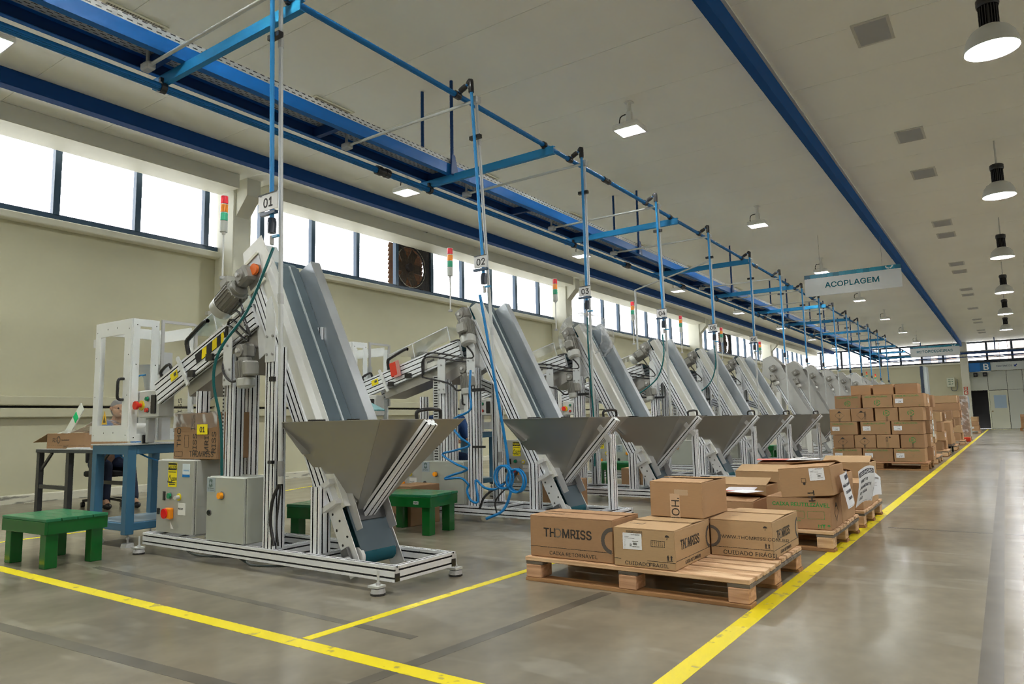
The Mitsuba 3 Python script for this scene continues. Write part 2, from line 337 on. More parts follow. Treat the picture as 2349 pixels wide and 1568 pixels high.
for a, b in zip(fx[:-1], fx[1:]): part(w, 'pane', one(quads([(a, YF + .09, 3.88), (b, YF + .09, 3.88), (b, YF + .09, 4.86), (a, YF + .09, 4.86)]), 'clear'))
pw = struct('wall_partition', one(box(-1.74, XR, YF - .02, YF + .25, 3.24, 3.72), 'column_mat'), 'grey panel partition across the far end of the aisle')
part(pw, 'top_rail', one(box(-1.74, XR, YF - .05, YF + .05, 3.72, 3.82), 'matte', (.03, .035, .04)))
PC = (.50, .52, .47)
px = [-.90, -.02, .70, 1.6, 2.5, 3.4, 4.3, 5.2, 6.1, 7.0, 8.0]
for a, b in zip(px[:-1], px[1:]):
    part(pw, 'panel', one(box(a + .008, b - .008, YF - .01, YF + .08, 2.17, 3.23, .006), 'matte', PC))
    if a > -.5: part(pw, 'panel', one(box(a + .008, b - .008, YF - .01, YF + .08, .02, 2.155, .006), 'matte', PC))
part(pw, 'panel', one(box(-1.74, -.91, YF - .01, YF + .08, 2.17, 3.23, .006), 'matte', PC))
part(pw, 'joint_backing', one(box(-.95, XR, YF + .03, YF + .1, 0, 3.24), 'matte', (.12, .12, .11)))
d = struct('door_1', one(box(-.88, -.04, YF - .02, YF + .06, .02, 2.14, .008), 'matte', (.56, .57, .47)), 'pale door with a blue window in the far partition')
part(d, 'window_pane', one(box(-.69, -.12, YF - .03, YF - .015, 1.15, 1.87, .004), 'gloss', (.33, .44, .56)), 'blue patterned pane')
part(d, 'knob', one(cyl((-.80, YF - .02, .98), (-.80, YF - .09, .98), .04), 'gloss', (.22, .16, .08)), 'brass knob')
d = struct('door_2', MB('matte', (.055, .055, .058)).add(box(-1.72, -.95, YF + .9, YF + .95, 0, 2.15)).add(box(-1.74, -1.72, YF, YF + .95, 0, 2.15)).add(box(-.95, -.93, YF + .1, YF + .95, 0, 2.15)).add(box(-1.74, -.93, YF + .1, YF + .95, 2.15, 2.2)), 'dark open doorway beside the pale door')
part(d, 'frame', MB('paint', (.62, .64, .50)).add(box(-.95, -.89, YF - .03, YF + .1, 0, 2.17)))
# roof beams
struct('beam_left', one(box(-8.935, -8.79, YB, YF, 4.758, ZC - .001, .004), 'matte', (.004, .05, .20)), 'dark blue beam along the ceiling near the windows')
struct('beam_right', one(box(-2.065, -1.965, YB, YF - .3, 4.70, ZC - .001, .004), 'matte', (.004, .07, .26)), 'blue beam along the ceiling beside the aisle')
struct('trim_7', one(box(-1.965, -1.93, YB, YF - .3, ZC - .02, ZC - .001), 'paint', (.55, .57, .55)), 'thin white edge trim beside the blue aisle beam')
struct('beam_far', MB('paint', NAVY).add(box(-6.6, XR, 45.95, 46.05, 4.12, 4.22)).add(box(-6.6, XR, 45.95, 46.1, 4.22, 4.28), (.18, .20, .22)), 'blue cable channel across the far end')
struct('pipe_far', one(cyl((-6.6, 46, 3.97), (XR, 46, 3.97), .03), 'paint', NAVY), 'thin blue pipe below the far channel')
for x in (-3.87, -.40, 3.0): struct('rod_far', one(cyl((x, 46, 4.25), (x, 46, ZC), .025, n=8), 'paint', NAVY), 'blue hanger rod of the far channel')
# neighbouring buildings seen through the far windows
for x0, x1, y0, h, c in ((-5.4, -3.2, 62, 6.2, (.55, .42, .36)), (-1.2, -.3, 60, 6.5, (.60, .48, .42)), (.2, 4.5, 60, 7.5, (.33, .28, .27))):
    b = thing('neighbour_building', {-5.4: 'reddish building outside the far window behind the hanging pipes', -1.2: 'narrow pinkish building outside the far window right of the column', .2: 'dark brown building outside the far window at the right edge'}[x0], 'building')
    part(b, 'wall', one(box(x0, x1, y0, y0 + 6, 0, h), 'matte', c))
    for i in range(int((x1 - x0) / 1.0)): part(b, 'window', one(box(x0 + .25 + i, x0 + .8 + i, y0 - .05, y0, h - 1.6, h - .7), 'gloss', (.12, .13, .15)))
struct('ground', one(box(-80, 80, -60, 140, -1.2, -.4), 'matte', (.72, .71, .68)), 'pale concrete yard outside the hall')
# ================================================================== ceiling lamps and vents
LED = (.97, 1.0, .93)
fp = Proto()
fp.add('yoke', MB('paint', (.7, .71, .7)).add(box(-.035, .035, -.03, .03, .10, .26, .006)).add(cyl((0, 0, .26), (0, 0, .38), .028)).add(box(-.05, .05, -.05, .05, .375, .389)))
fp.add('housing', MB('paint', (.72, .73, .72)).add(box(-.17, .17, -.15, .15, .035, .075, .01)).add(box(-.10, .10, -.09, .09, .075, .11, .01)))
fp.add('bezel', MB('paint', (.78, .79, .78)).add(box(-.17, -.155, -.15, .15, 0, .04)).add(box(.155, .17, -.15, .15, 0, .04)).add(box(-.155, .155, -.15, -.135, 0, .04)).add(box(-.155, .155, .135, .15, 0, .04)))
fp.add('cable', one(tube([(-.04, 0, .24), (-.13, .02, .23), (-.15, .02, .14), (-.12, .02, .07)], .008), 'gloss', BLACK), 'black cable')
fp.add('diffuser', lamp_dict(quads([(-.15, .13, .012), (.15, .13, .012), (.15, -.13, .012), (-.15, -.13, .012)]), [LAMP * c for c in LED]), 'glowing diffuser')
for row, x in (('inner', -3.66), ('outer', -7.53)):
    for k in range(-1, 8):
        y = 2.35 + 5.6 * k
        if y > 47: continue
        z = 4.56
        if row == 'inner': lab = 'white floodlight between the blue pipes and the aisle beam, %s in its row' % ('last', 'last but one', 'nearest', 'second', 'third', 'fourth', 'fifth', 'sixth', 'seventh')[k + 1]
        else: lab = 'white floodlight between cable tray and window beam, %s in its row' % ('last', 'nearest, cut by the picture edge', 'second', 'third', 'fourth', 'fifth', 'sixth', 'seventh', 'eighth')[k + 1]
        if 'cut by' in lab: lab = 'white floodlight cut off by the left picture edge under the blue tray'
        t = thing('floodlight', lab, 'lamp', f'{row} row of floodlights'); fp.place(t, T4().translate([x, y, z]))
bp = Proto()
bp.add('heat_sink', (lambda m: [m.add(box(.062 * math.cos(a) - .03, .062 * math.cos(a) + .03, .062 * math.sin(a) - .004, .062 * math.sin(a) + .004, .22, .44) if False else obox(V(.05 * math.cos(a), .05 * math.sin(a), .33), rotz(a).T, V(.028, .004, .11))) for a in np.arange(20) * PI / 10] and m)(MB('paint', (.012, .012, .014)).add(cyl((0, 0, .20), (0, 0, .44), .052))), 'black finned heat sink')
bp.add('driver_cap', MB('paint', (.012, .012, .014)).add(lathe([(.0, .40), (.085, .40), (.09, .42), (.09, .47), (.07, .485), (0, .485)], (0, 0, 0), (0, 0, 1), 20, False)), 'black driver cap')
bp.add('hook', one(cyl((0, 0, .48), (0, 0, .85), .012, n=8), 'alu', (.5, .5, .5)), 'steel hanger')
so = [(.06, .215), (.10, .205), (.15, .17), (.185, .12), (.205, .06), (.214, 0)]
bp.add('shade', MB('paint', (.46, .47, .45)).add(lathe(so, (0, 0, 0), (0, 0, 1), 32)).add(lathe([(r - .004, s - .002) for r, s in so[::-1]], (0, 0, 0), (0, 0, 1), 32), (.75, .75, .74)).add(lathe([(.210, 0), (.214, 0)], (0, 0, 0), (0, 0, 1), 32)), 'grey bell shade')
t_ = np.arange(28) * 2 * PI / 28
bp.add('diffuser', lamp_dict((np.vstack([[[0, 0, .012]], np.c_[.205 * np.cos(t_), .205 * np.sin(t_), 0 * t_ + .012]]), np.array([[0, 1 + (i + 1) % 28, 1 + i] for i in range(28)])), [BELL * c for c in (1, .99, 1.0)]), 'glowing diffuser')
for k in range(8):
    y = [7.31, 12.5, 17.6, 22.9, 28.0, 33.4, 2.1, -3.1][k]
    t = thing('high_bay_lamp', 'grey bell-shaped high bay lamp over the aisle, %s in its row' % ('nearest and largest', 'second', 'third', 'fourth', 'fifth', 'sixth', 'out of view above', 'out of view behind')[k], 'lamp', 'bell lamps over the aisle'); bp.place(t, T4().translate([.13, y, 4.1]))
for k in range(7):
    t = thing('high_bay_lamp', f'grey bell-shaped high bay lamp of the next aisle, {ORD[k]} in its row', 'lamp', 'bell lamps of the next aisle'); bp.place(t, T4().translate([5.0, -3 + 6.5 * k, 4.1]))
# ceiling vents
def vent_proto(w, d, n, frame, blade, back):
    p = Proto(); z = 0
    p.add('frame', MB('paint', frame).add(box(-w / 2, -w / 2 + .03, -d / 2, d / 2, -.012, 0)).add(box(w / 2 - .03, w / 2, -d / 2, d / 2, -.012, 0)).add(box(-w / 2, w / 2, -d / 2, -d / 2 + .03, -.012, 0)).add(box(-w / 2, w / 2, d / 2 - .03, d / 2, -.012, 0)))
    p.add('backing', one(box(-w / 2 + .02, w / 2 - .02, -d / 2 + .02, d / 2 - .02, -.002, -.001), 'matte', back))
    for i in range(n):
        y = -d / 2 + .03 + (d - .06) * (i + .5) / n
        p.add('louvre', one(obox(V(0, y, -.006), rotx(.9), V(w / 2 - .03, (d - .06) / n * .34, .0012)), 'paint', blade))
    return p
vp = vent_proto(.36, .54, 11, (.52, .52, .48), (.50, .51, .52), (.03, .03, .035))
VY_ = [(8.02, 'nearest and largest'), (11.45, 'second'), (13.47, 'third'), (17.33, 'fourth'), (18.57, 'fifth'), (22.4, 'sixth'), (23.7, 'seventh'), (27.3, 'eighth'), (28.6, 'ninth'), (32.5, 'tenth'), (36.5, 'eleventh'), (37.8, 'twelfth'), (41.5, 'thirteenth'), (42.8, 'fourteenth')]
for y, o in VY_:
    t = thing('ceiling_vent', f'grey louvred ceiling vent beside the row of bell lamps, {o} from the camera', 'vent', 'vents over the aisle'); vp.place(t, T4().translate([-.86, y, ZC]))
vq = vent_proto(.46, .62, 22, (.70, .69, .55), (.38, .36, .27), (.012, .01, .008))
for y, o in ((3.25, 'nearest'), (5.72, 'second'), (8.9, 'third'), (11.9, 'fourth'), (14.9, 'fifth'), (18.0, 'sixth'), (22.0, 'seventh'), (26.0, 'eighth')):
    t = thing('return_grille', f'cream framed ceiling grille with dark slots beside the cable tray, {o} from the camera', 'vent', 'grilles beside the cable tray'); vq.place(t, T4().translate([-6.85, y, ZC]))
ROOM[0] = None
# ================================================================== overhead services: cable tray, pipes, drops
AB = (.008, .15, .43)
OVER = T4().translate([0, 0, .92]).scale(.957).translate([0, 0, -.92]); ROOM[0] = OVER
tray = thing('cable_tray', 'long blue cable tray with perforated grey sides hanging under the ceiling', 'cable tray')
def perf(p, n, uv):
    y = p.y / .075; r = (p.x + p.z) / .032
    fy = y - dr.floor(y) + 0.0; fr = r - dr.floor(r)
    odd = mi.Float(0.5) * (dr.floor(r) - 2 * dr.floor(dr.floor(r) / 2)); fy = fy + odd; fy = fy - dr.floor(fy)
    hole = (fy < .55) & (dr.abs(fr - .5) < .16)
    return dr.select(hole, mi.Color3f(.03, .03, .035), mi.Color3f(.50, .51, .52))
scene['perf_mat'] = pmat(perf, .45, .5)
y0, y1 = -5.5, 45.6
ch = lambda x, s: MB('blue_paint', BLUE).add(box(x - .004, x + .004, y0, y1, 4.0, 4.128)).add(box(min(x, x + s), max(x, x + s), y0, y1, 4.0, 4.006)).add(box(min(x, x + s), max(x, x + s), y0, y1, 4.122, 4.128))
part(tray, 'channel', ch(-5.445, -.07), 'blue steel channel facing the aisle'); part(tray, 'channel', ch(-5.90, .05).add(box(-5.9, -5.89, y0, y1, 4.03, 4.12), NAVY), 'blue steel channel on the window side')
def pm(m): v, f = m; return mikit.ply((v, f), 'perf_mat', smooth=True)
part(tray, 'perforated_side', pm(box(-5.447, -5.444, y0, y1, 4.13, 4.19)), 'grey perforated tray side'); part(tray, 'perforated_floor', pm(box(-5.86, -5.447, y0, y1, 4.13, 4.133)), 'grey perforated tray floor')
part(tray, 'perforated_side', pm(box(-5.86, -5.857, y0, y1, 4.13, 4.19)), 'grey perforated tray side')
y = -4.35
while y < 45: part(tray, 'crossmember', one(box(-5.89, -5.45, y - .03, y + .03, 4.005, 4.10), 'blue_paint', NAVY)); y += 1.83
for k in range(8):
    y = 6.55 + 5.42 * k
    if y > 45: break
    for x in (-5.92, -5.43): part(tray, 'hanger_rod', one(cyl((x, y, 4.0), (x, y, 5.22), .021, n=8), 'blue_paint', NAVY))
    part(tray, 'hanger_bracket', one(prism([(-.05, -.02), (.10, -.02), (.03, .24), (-.03, .24)], (-5.415, y, 4.0), V(0, 1, 0), V(0, 0, 1), .012), 'blue_paint', NAVY))
for y in (3.08, 6.55, 10.18, 13.78, 17.3, 20.9, 24.4, 28.1, 32.0, 35.5, 39.2, 42.8):
    part(tray, 'support_arm', MB('blue_paint', LBLUE).add(bar((-5.98, y, 3.957), (-3.955, y, 3.957), .006, .088)).add(bar((-5.98, y + .022, 4.0), (-3.955, y + .022, 4.0), .045, .006)).add(bar((-5.98, y + .022, 3.914), (-3.955, y + .022, 3.914), .045, .006)), 'light blue cross arm')
    part(tray, 'pipe_clamp', MB('gloss', BLACK).add(ring((-5.80, y - .03, 3.872), V(1, 0, 0), V(0, 0, 1), .036, .05, depth=-.05, n=20)).add(box(-5.815, -5.785, y - .03, y + .02, 3.90, 3.96)), 'black pipe clamp')
    part(tray, 'pipe_clamp', MB('gloss', BLACK).add(ring((-4.075, y - .03, 4.035), V(1, 0, 0), V(0, 0, 1), .026, .037, depth=-.045, n=20)).add(box(-4.09, -4.06, y - .03, y + .02, 3.99, 4.01)), 'black pipe clamp')
lp = thing('air_pipe', 'blue air pipe running under the cable tray on its window side', 'pipe')
part(lp, 'pipe', one(cyl((-5.80, y0, 3.872), (-5.80, 44.5, 3.872), .035, n=16), 'blue_paint', AB))
def coupling(p, d, r, L):
    p = V(*p); d = unit(d); return MB('gloss', BLACK).add(lathe([(r, -L), (r * 1.45, -L), (r * 1.5, -L * .35), (r * 1.3, -L * .3), (r * 1.3, L * .3), (r * 1.5, L * .35), (r * 1.45, L), (r, L)], p, d, 16, False))
for y in (5.72, 12.2, 15.0, 21.5, 28, 34.5): part(lp, 'coupling', coupling((-5.80, y, 3.872), V(0, 1, 0), .037, .10), 'black pipe coupling')
rp = thing('air_pipe', 'blue air pipe along the ends of the cross arms above the machines', 'pipe')
part(rp, 'pipe', one(cyl((-4.075, 2.85, 4.035), (-4.075, 44.5, 4.035), .025, n=14), 'blue_paint', AB))
for y in (8.06, 14.7, 21.0, 27.5, 34): part(rp, 'coupling', coupling((-4.075, y, 4.035), V(0, 1, 0), .026, .08), 'black pipe coupling')
DROPS = [(2.96, 3.0, .60), (5.20, 5.47, .55), (7.34, 7.34, .60), (9.54, 9.67, .60), (11.73, 11.75, .60), (14.1, 14.0, .6), (16.35, 16.3, .6), (18.4, 18.4, .6), (20.3, 20.3, .6), (22.2, 22.2, .6), (24.2, 24.2, .6), (26.3, 26.3, .6), (28.4, 28.4, .6), (30.6, 30.6, .6), (32.8, 32.8, .6)]
ZA = 3.982
for k, (ya, yb, zb) in enumerate(DROPS):
    ya *= .983
    n = f'{k + 1:02d}'
    xa, xb = (-3.93, -3.985) if k else (-3.95, -3.99)
    g = thing('cable_conduit', f'thin grey steel conduit pole dropping to the {ORD[k]} machine from the camera', 'conduit', 'conduit poles')
    P = lambda z: V(xb + (xa - xb) * (z - zb) / (ZA - zb), yb + (ya - yb) * (z - zb) / (ZA - zb), z)
    part(g, 'pole', one(cyl(P(zb), P(ZA), .0155, n=10), 'alu', (.62, .65, .66)))
    for z in (3.55, 1.75): part(g, 'sleeve', one(cyl(P(z), P(z + .07), .02, n=10), 'alu', (.55, .57, .58)))
    part(g, 'arm', one(cyl(P(ZA), (-5.70, ya, ZA), .0155, n=10), 'alu', (.60, .63, .63)))
    part(g, 'tee_box', one(obox(P(ZA), I3, V(.035, .035, .04), .012), 'alu', (.5, .52, .53)))
    part(g, 'end_box', MB('alu', (.55, .57, .57)).add(obox(V(-5.73, ya, 3.975), I3, V(.06, .04, .035), .012)).add(cyl((-5.74, ya, 3.98), (-5.74, ya, 4.13), .016, n=8)))
    part(g, 'gland', MB('matte', (.28, .28, .28)).add(cyl(P(zb), P(zb + .10), .021, n=10)).add(cyl(P(zb - .05), P(zb), .019, n=10), (.55, .55, .53)))
    b = thing('air_drop', f'blue vertical air pipe with black elbow beside the {ORD[k]} conduit pole', 'pipe', 'blue air drops')
    o = V(.005, -.075, 0); Q = lambda z: P(z) + o
    part(b, 'pipe', one(cyl(Q(2.30), Q(4.10), .0155, n=10), 'paint', (.015, .24, .60)))
    e = Q(4.13); m = V(-4.075, e[1] - .02, 4.045)
    part(b, 'nipple', one(cyl(m, e, .013, n=8), 'blue_paint', AB))
    part(b, 'coupling', MB('gloss', BLACK).add(lathe([(.012, -.04), (.026, -.04), (.028, 0), (.026, .04), (.012, .04)], m + (e - m) * .45, e - m, 12, False)), 'black coupling')
    part(b, 'saddle', MB('gloss', BLACK).add(lathe([(.026, -.035), (.037, -.035), (.037, .035), (.026, .035)], (-4.075, m[1], 4.035), (0, 1, 0), 14, False)), 'black saddle')
    part(b, 'elbow', MB('gloss', BLACK).add(tube([e + (m - e) * .22, e + V(0, 0, .012), Q(4.05)], .025, 10, 4)).add(lathe([(.013, -.03), (.027, -.03), (.027, .02), (.013, .02)], Q(4.06), (0, 0, 1), 12, False)), 'black elbow')
    part(b, 'clip', MB('gloss', BLACK).add(box(P(3.62)[0] - .07, P(3.62)[0] + .055, P(3.62)[1] - .06, P(3.62)[1] - .02, 3.60, 3.635)), 'black clip')
    part(b, 'valve', MB('gloss', (.02, .03, .05)).add(lathe([(.013, -.05), (.028, -.05), (.03, .02), (.026, .05), (.013, .05)], Q(2.27), (0, 0, 1), 12, False)).add(cyl(Q(2.20), Q(2.14), .014, n=8), (.5, .5, .5)).add(box(Q(2.19)[0] - .01, Q(2.19)[0] + .07, Q(2.19)[1] - .01, Q(2.19)[1] + .01, 2.185, 2.2), (.02, .25, .5)), 'black valve')
    if k < 6:
        s = thing('number_sign', f'small white sign reading {n} on the {ORD[k]} blue drop pipe', 'sign'); w = .205 if k == 0 else .15; z = 2.43
        c = (P(z) + Q(z)) / 2 + V(-.005, -.062, 0)
        part(s, 'board', one(obox(c, I3, V(w / 2, .004, .06), .002), 'gloss', (.78, .78, .80)))
        part(s, 'lettering', MB('matte', (.05, .05, .055)).add(text(n, .062, c + V(0.005, -.0042, -.036), (1, 0, 0), (0, 0, 1), True, align='c')).add(box(c[0] - w / 2, c[0] + w / 2, c[1] - .0048, c[1] - .004, c[2] + .05, c[2] + .06), (.12, .13, .14)).add(ring(c + V(-w * .36, -.0042, .035), V(1, 0, 0), V(0, 0, 1), .013, .016, .6, 2.4)), 'dark digits')
        part(s, 'clip', one(box(c[0] - .09, c[0] + .07, c[1], c[1] + .03, c[2] - .085, c[2] - .065), 'gloss', (.02, .05, .10)))
ROOM[0] = None
# ================================================================== conveyor machines
def profile(*a, **k): return MB('alu').add(ext(*a, **k))
def foot(x, y, zt):
    return MB('alu', (.5, .5, .5)).add(cyl((x, y, 0), (x, y, .012), .042, n=16), (.03, .03, .03)).add(cyl((x, y, .012), (x, y, .035), .042, .036, n=16), (.42, .42, .42)).add(box(x - .045, x + .03, y - .035, y + .03, .040, .052), (.6, .62, .6)).add(cyl((x, y, .03), (x, y, zt), .007, n=8), (.6, .62, .62)).add(cyl((x, y, .052), (x, y, .066), .013, n=6))
def motor(o, d, side, L=.19, r=.062, cap=(.55, .56, .54), body=(.24, .235, .215)):
    """gear motor: round body along d with cooling ribs, fan cap, terminal box on side"""
    o, d, side = V(*o), unit(d), unit(side); m = MB('alu', body)
    m.add(lathe([(.0, 0), (r * .8, 0), (r * .8, .03), (r, .03), (r, L * .75), (r * .97, L * .75)], o, d, 18, False))
    a, b, _ = frame_of(d)
    for t in np.arange(18) * PI / 9: m.add(obox(o + d * L * .42 + (a * math.cos(t) + b * math.sin(t)) * r * 1.04, np.array([a * math.cos(t) + b * math.sin(t), -a * math.sin(t) + b * math.cos(t), d]), V(.006, .003, L * .3)))
    m.add(lathe([(r * 1.06, L * .75), (r * 1.08, L * .80), (r * 1.04, L * 1.02), (r * .8, L * 1.08), (0, L * 1.08)], o, d, 20, False), cap)
    m.add(obox(o + d * L * .4 + side * (r + .03), np.array([side, np.cross(d, side), d]), V(.032, .048, .05), .01), (.30, .295, .27))
    return m
def gearbox(c, ax, h=(.055, .045, .05)):
    m = MB('alu', (.22, .215, .20)).add(obox(V(*c), ax, V(*h), .015)); a = ax[1]
    m.add(cyl(V(*c) - a * (h[1] + .012), V(*c) + a * (h[1] + .012), .042, n=16), (.28, .27, .25)).add(cyl(V(*c) - a * (h[1] + .03), V(*c) + a * (h[1] + .03), .016, n=10), (.55, .55, .55)); return m
B0, T0 = V(-3.27, 0, .14), V(-4.27, 0, 2.06)
DX = unit(T0 - B0); NX = V(-DX[2], 0, DX[0]); NX = NX if NX[0] > 0 else -NX
def at(s, n, y): return B0 + DX * s + NX * n + V(0, y, 0)
YN, YR = .13, .45                       # near and far side of the steep conveyor
Z0, Z1 = .068, .152                     # base frame
def cabinet(x0, x1, y0, y1, z0, z1, col=(.37, .375, .345)):
    body = MB('paint', col).add(box(x0, x1, y0 + .022, y1, z0, z1, .006)); door = MB('paint', col).add(box(x0 + .003, x1 - .003, y0, y0 + .018, z0 + .003, z1 - .003, .006)).add(box(x0 + .01, x1 - .01, y0 + .018, y0 + .022, z0 + .01, z1 - .01), (.05, .05, .05))
    return body, door
def knob(x, y, z, r, col, L=.022): return MB('gloss', col).add(cyl((x, y, z), (x, y - .006, z), r * 1.25, n=16), (.15, .15, .15)).add(cyl((x, y - .004, z), (x, y - L, z), r, n=16))
def danger(x, y, z, w, h):
    m = MB('matte', (.80, .66, .02)).add(box(x, x + w, y - .002, y, z, z + h)).add(box(x + .002, x + w - .002, y - .003, y, z + h * .70, z + h - .003), (.02, .02, .02))
    m.add(text('PERIGO', h * .14, (x + w / 2, y - .0032, z + h * .77), (1, 0, 0), (0, 0, 1), True, align='c', stretch=.85), (.80, .66, .02))
    m.add(text('220V', h * .13, (x + w * .42, y - .0022, z + h * .26), (1, 0, 0), (0, 0, 1), True, stretch=.85), (.02, .02, .02))
    for zz, a, b in ((.60, .06, .94), (.16, .1, .9), (.09, .16, .84)): m.add(box(x + w * a, x + w * b, y - .0028, y, z + h * zz, z + h * (zz + .035)), (.04, .04, .03))
    q = (x + w * .22, z + h * .34); m.add(prism(Polygon([(-.2 * h, -.16 * h), (.2 * h, -.16 * h), (0, .17 * h)], [[(-.14 * h, -.12 * h), (.14 * h, -.12 * h), (0, .11 * h)]]), (q[0], y - .0021, q[1]), V(1, 0, 0), V(0, 0, 1), .0006), (.04, .04, .03)); return m
def tower(x, y, z0, z1):
    """signal tower light; z0 bottom of the stem, z1 top"""
    r = .028; h = .066; p = [('stem', MB('paint', (.72, .73, .72)).add(cyl((x, y, z0), (x, y, z1 - 4.4 * h), .007, n=8)).add(cyl((x, y, z1 - 4.55 * h), (x, y, z1 - 4.3 * h), .014, n=10)).add(cyl((x, y, z0), (x, y, z0 + .02), .022, n=10), (.4, .4, .4)), None),
        ('base', MB('paint', (.50, .53, .50)).add(cyl((x, y, z1 - 4.3 * h), (x, y, z1 - 3 * h), r, n=14)), 'grey housing')]
    for i, (c, l) in enumerate((((.03, .36, .20), 'green lens'), ((.95, .30, .02), 'amber lens'), ((.80, .03, .05), 'red lens'))):
        p.append(('lens', MB('gloss', c).add(cyl((x, y, z1 - (3 - i) * h + .004), (x, y, z1 - (2 - i) * h - .004), r, n=14)).add(cyl((x, y, z1 - (2 - i) * h - .004), (x, y, z1 - (2 - i) * h + .002), r * .95, n=14), (.75, .72, .7)), l))
    return p
def machine(kind, first=False):
    P = Proto(); A = lambda n, m, l=None, sub=(): P.add(n, m, l, sub)
    # --- base frame and feet
    xl, xr = -5.46, (-2.82 if first else -2.80); zc = (Z0 + Z1) / 2; h = Z1 - Z0
    for y in (.02, .50): A('frame_rail', profile((xl, y, zc), (xr, y, zc), .042, h))
    for x in (xl + .02, -4.40, -3.96, -3.53): A('frame_rail', profile((x, .04, zc + .0), (x, .48, zc), .042, h))
    A('frame_rail', profile((xr - .02, .04, zc), (xr - .02, .48, zc), .042, h))
    for y in (.02, .50): A('end_cap', one(box(xr, xr + .004, y - .018, y + .018, Z0 + .002, Z0 + .045), 'gloss', BLACK), 'black end cap')
    for x, y in ((xr - .09, -.035), (xr - .03, .555), (xl + .02, -.035), (xl + .02, .555), (-4.2, .555)): A('levelling_foot', foot(x, y, .13))
    wide = not first; w2 = .085; xa = -3.96 if first else -4.20; xq = -4.47 if first else -4.59
    top = 1.45
    # --- columns
    A('column', profile((xa, .06, Z1), (xa, .06, top), .085, .11, up=(1, 0, 0)))
    A('column', profile((xa - .02, .46, Z1), (xa - .02, .46, 1.62), .085, .085, up=(0, 1, 0)))
    A('column', profile((xq, .10, Z1), (xq, .10, 1.44 if first else 1.36), .085, .085, up=(0, 1, 0)))
    A('column', profile((-4.83, .48, Z1), (-4.83, .48, 1.40), .085, .085, up=(0, 1, 0)))
    A('column', profile((-3.54, .09, Z1), (-3.54, .09, .55), .085, .085, up=(0, 1, 0)))
    A('column', profile((-3.54, .45, Z1), (-3.54, .45, .55), .085, .085, up=(0, 1, 0)))
    A('column', profile((-4.9, .12, .7), (-4.9, .12, 1.2), .045, .085, up=(0, 1, 0)))
    A('perforated_strip', MB('alu', (.55, .56, .57)).add(box(xq - .065, xq - .045, .045, .05, Z1, 1.42)) if first else MB('alu', (.55, .56, .57)).add(box(xq - .13, xq - .055, .052, .056, Z1, 1.40)))
    st = MB('matte', (.03, .03, .03)); z = Z1 + .03
    while z < 1.38: st.add(box(xq - .062, xq - .048, .043, .05, z, z + .012) if first else box(xq - .115, xq - .07, .050, .053, z, z + .012)); z += .026
    A('strip_slot', st, 'dark slots')
    wp = (.66, .68, .70)
    A('bracket_plate', MB('alu', wp).add(box(xa - .05, xa + .05, .008, .014, top - .10, top + .22)).add(prism([(-.05, .2), (.05, .2), (.0, .34), (-.05, .30)], (xa, .014, top), V(1, 0, 0), V(0, 0, 1), .006)), 'white bolted bracket')
    A('bracket_plate', MB('alu', wp).add(box(xq - .05, xq + .05, .03, .036, 1.22, 1.56)), 'white bolted bracket')
    bo = MB('alu', (.35, .35, .35))
    for x, z in ((xa - .03, 1.40), (xa + .03, 1.40), (xa - .03, 1.52), (xa + .03, 1.52), (xq - .03, 1.26), (xq + .03, 1.26), (xq - .03, 1.33), (xq + .03, 1.33), (xq, 1.5)): bo.add(cyl((x, .0 if x > xa - .2 else .024, z), (x, .03, z), .009, n=8))
    A('bolt', bo)
    A('mounting_bar', MB('gloss', BLACK).add(box(xa + .02, -3.90 if first else xa + .16, -.01, .015, 1.22, 1.25)).add(box(xa + .02, -3.90 if first else xa + .16, -.01, .015, .69, .71)), 'black pipe support bar')
    # --- steep conveyor
    L = np.linalg.norm(T0 - B0)
    for y in (YN, YR): A('conveyor_rail', profile(at(.34, -.065, y - (.008 if y == YN else 0)), at(L - .14, -.065, y - (.008 if y == YN else 0)), .042, .115, up=NX))
    A('side_guard', MB('paint', (.60, .60, .55)).add(bar(at(.30, .03, YN - .012), at(L, .03, YN - .012), .006, .075, up=NX)).add(bar(at(.30, .068, YN + .014), at(L, .068, YN + .014), .06, .006, up=NX), (.66, .67, .66)).add(bar(at(.30, .092, YN + .042), at(L, .092, YN + .042), .005, .045, up=NX), (.66, .67, .66)), 'pale near side guard')
    A('side_guard', MB('steel', (.66, .70, .75)).add(bar(at(.62, .11, YR - .01), at(L - .03, .11, YR - .01), .005, .15, up=NX)).add(bar(at(.62, .185, YR + .03), at(L - .03, .185, YR + .03), .08, .004, up=NX)), 'tall bright far side guard')
    be = MB('matte', (.085, .115, .135)).add(bar(at(.0, .048, (YN + YR) / 2), at(L, .048, (YN + YR) / 2), YR - YN - .03, .006, up=NX)).add(bar(at(.0, -.048, (YN + YR) / 2), at(L, -.048, (YN + YR) / 2), YR - YN - .03, .006, up=NX), (.03, .16, .20))
    be.add(cyl(at(0, 0, YN + .03), at(0, 0, YR - .03), .052, n=20), (.008, .075, .10)).add(cyl(at(L, 0, YN + .03), at(L, 0, YR - .03), .052, n=20))
    be.add(bar(at(.3, .054, (YN + YR) / 2 + .06), at(L, .054, (YN + YR) / 2 + .06), .012, .012, up=NX), (.55, .6, .62))
    A('belt', be, 'blue grey conveyor belt')
    for y in (YN - .015, YR + .015): A('side_plate', MB('alu', (.68, .69, .70)).add(bar(at(-.10, -.02, y), at(.46, -.02, y), .006, .12, up=NX)), 'drilled aluminium side plate')
    ho = MB('matte', (.03, .03, .03))
    for s, n in ((.10, -.05), (.13, .01), (.20, -.06), (.24, -.01), (.30, -.05)): ho.add(cyl(at(s, n, YN - .016), at(s, n, YN - .020), .008, n=8))
    A('drill_hole', ho)
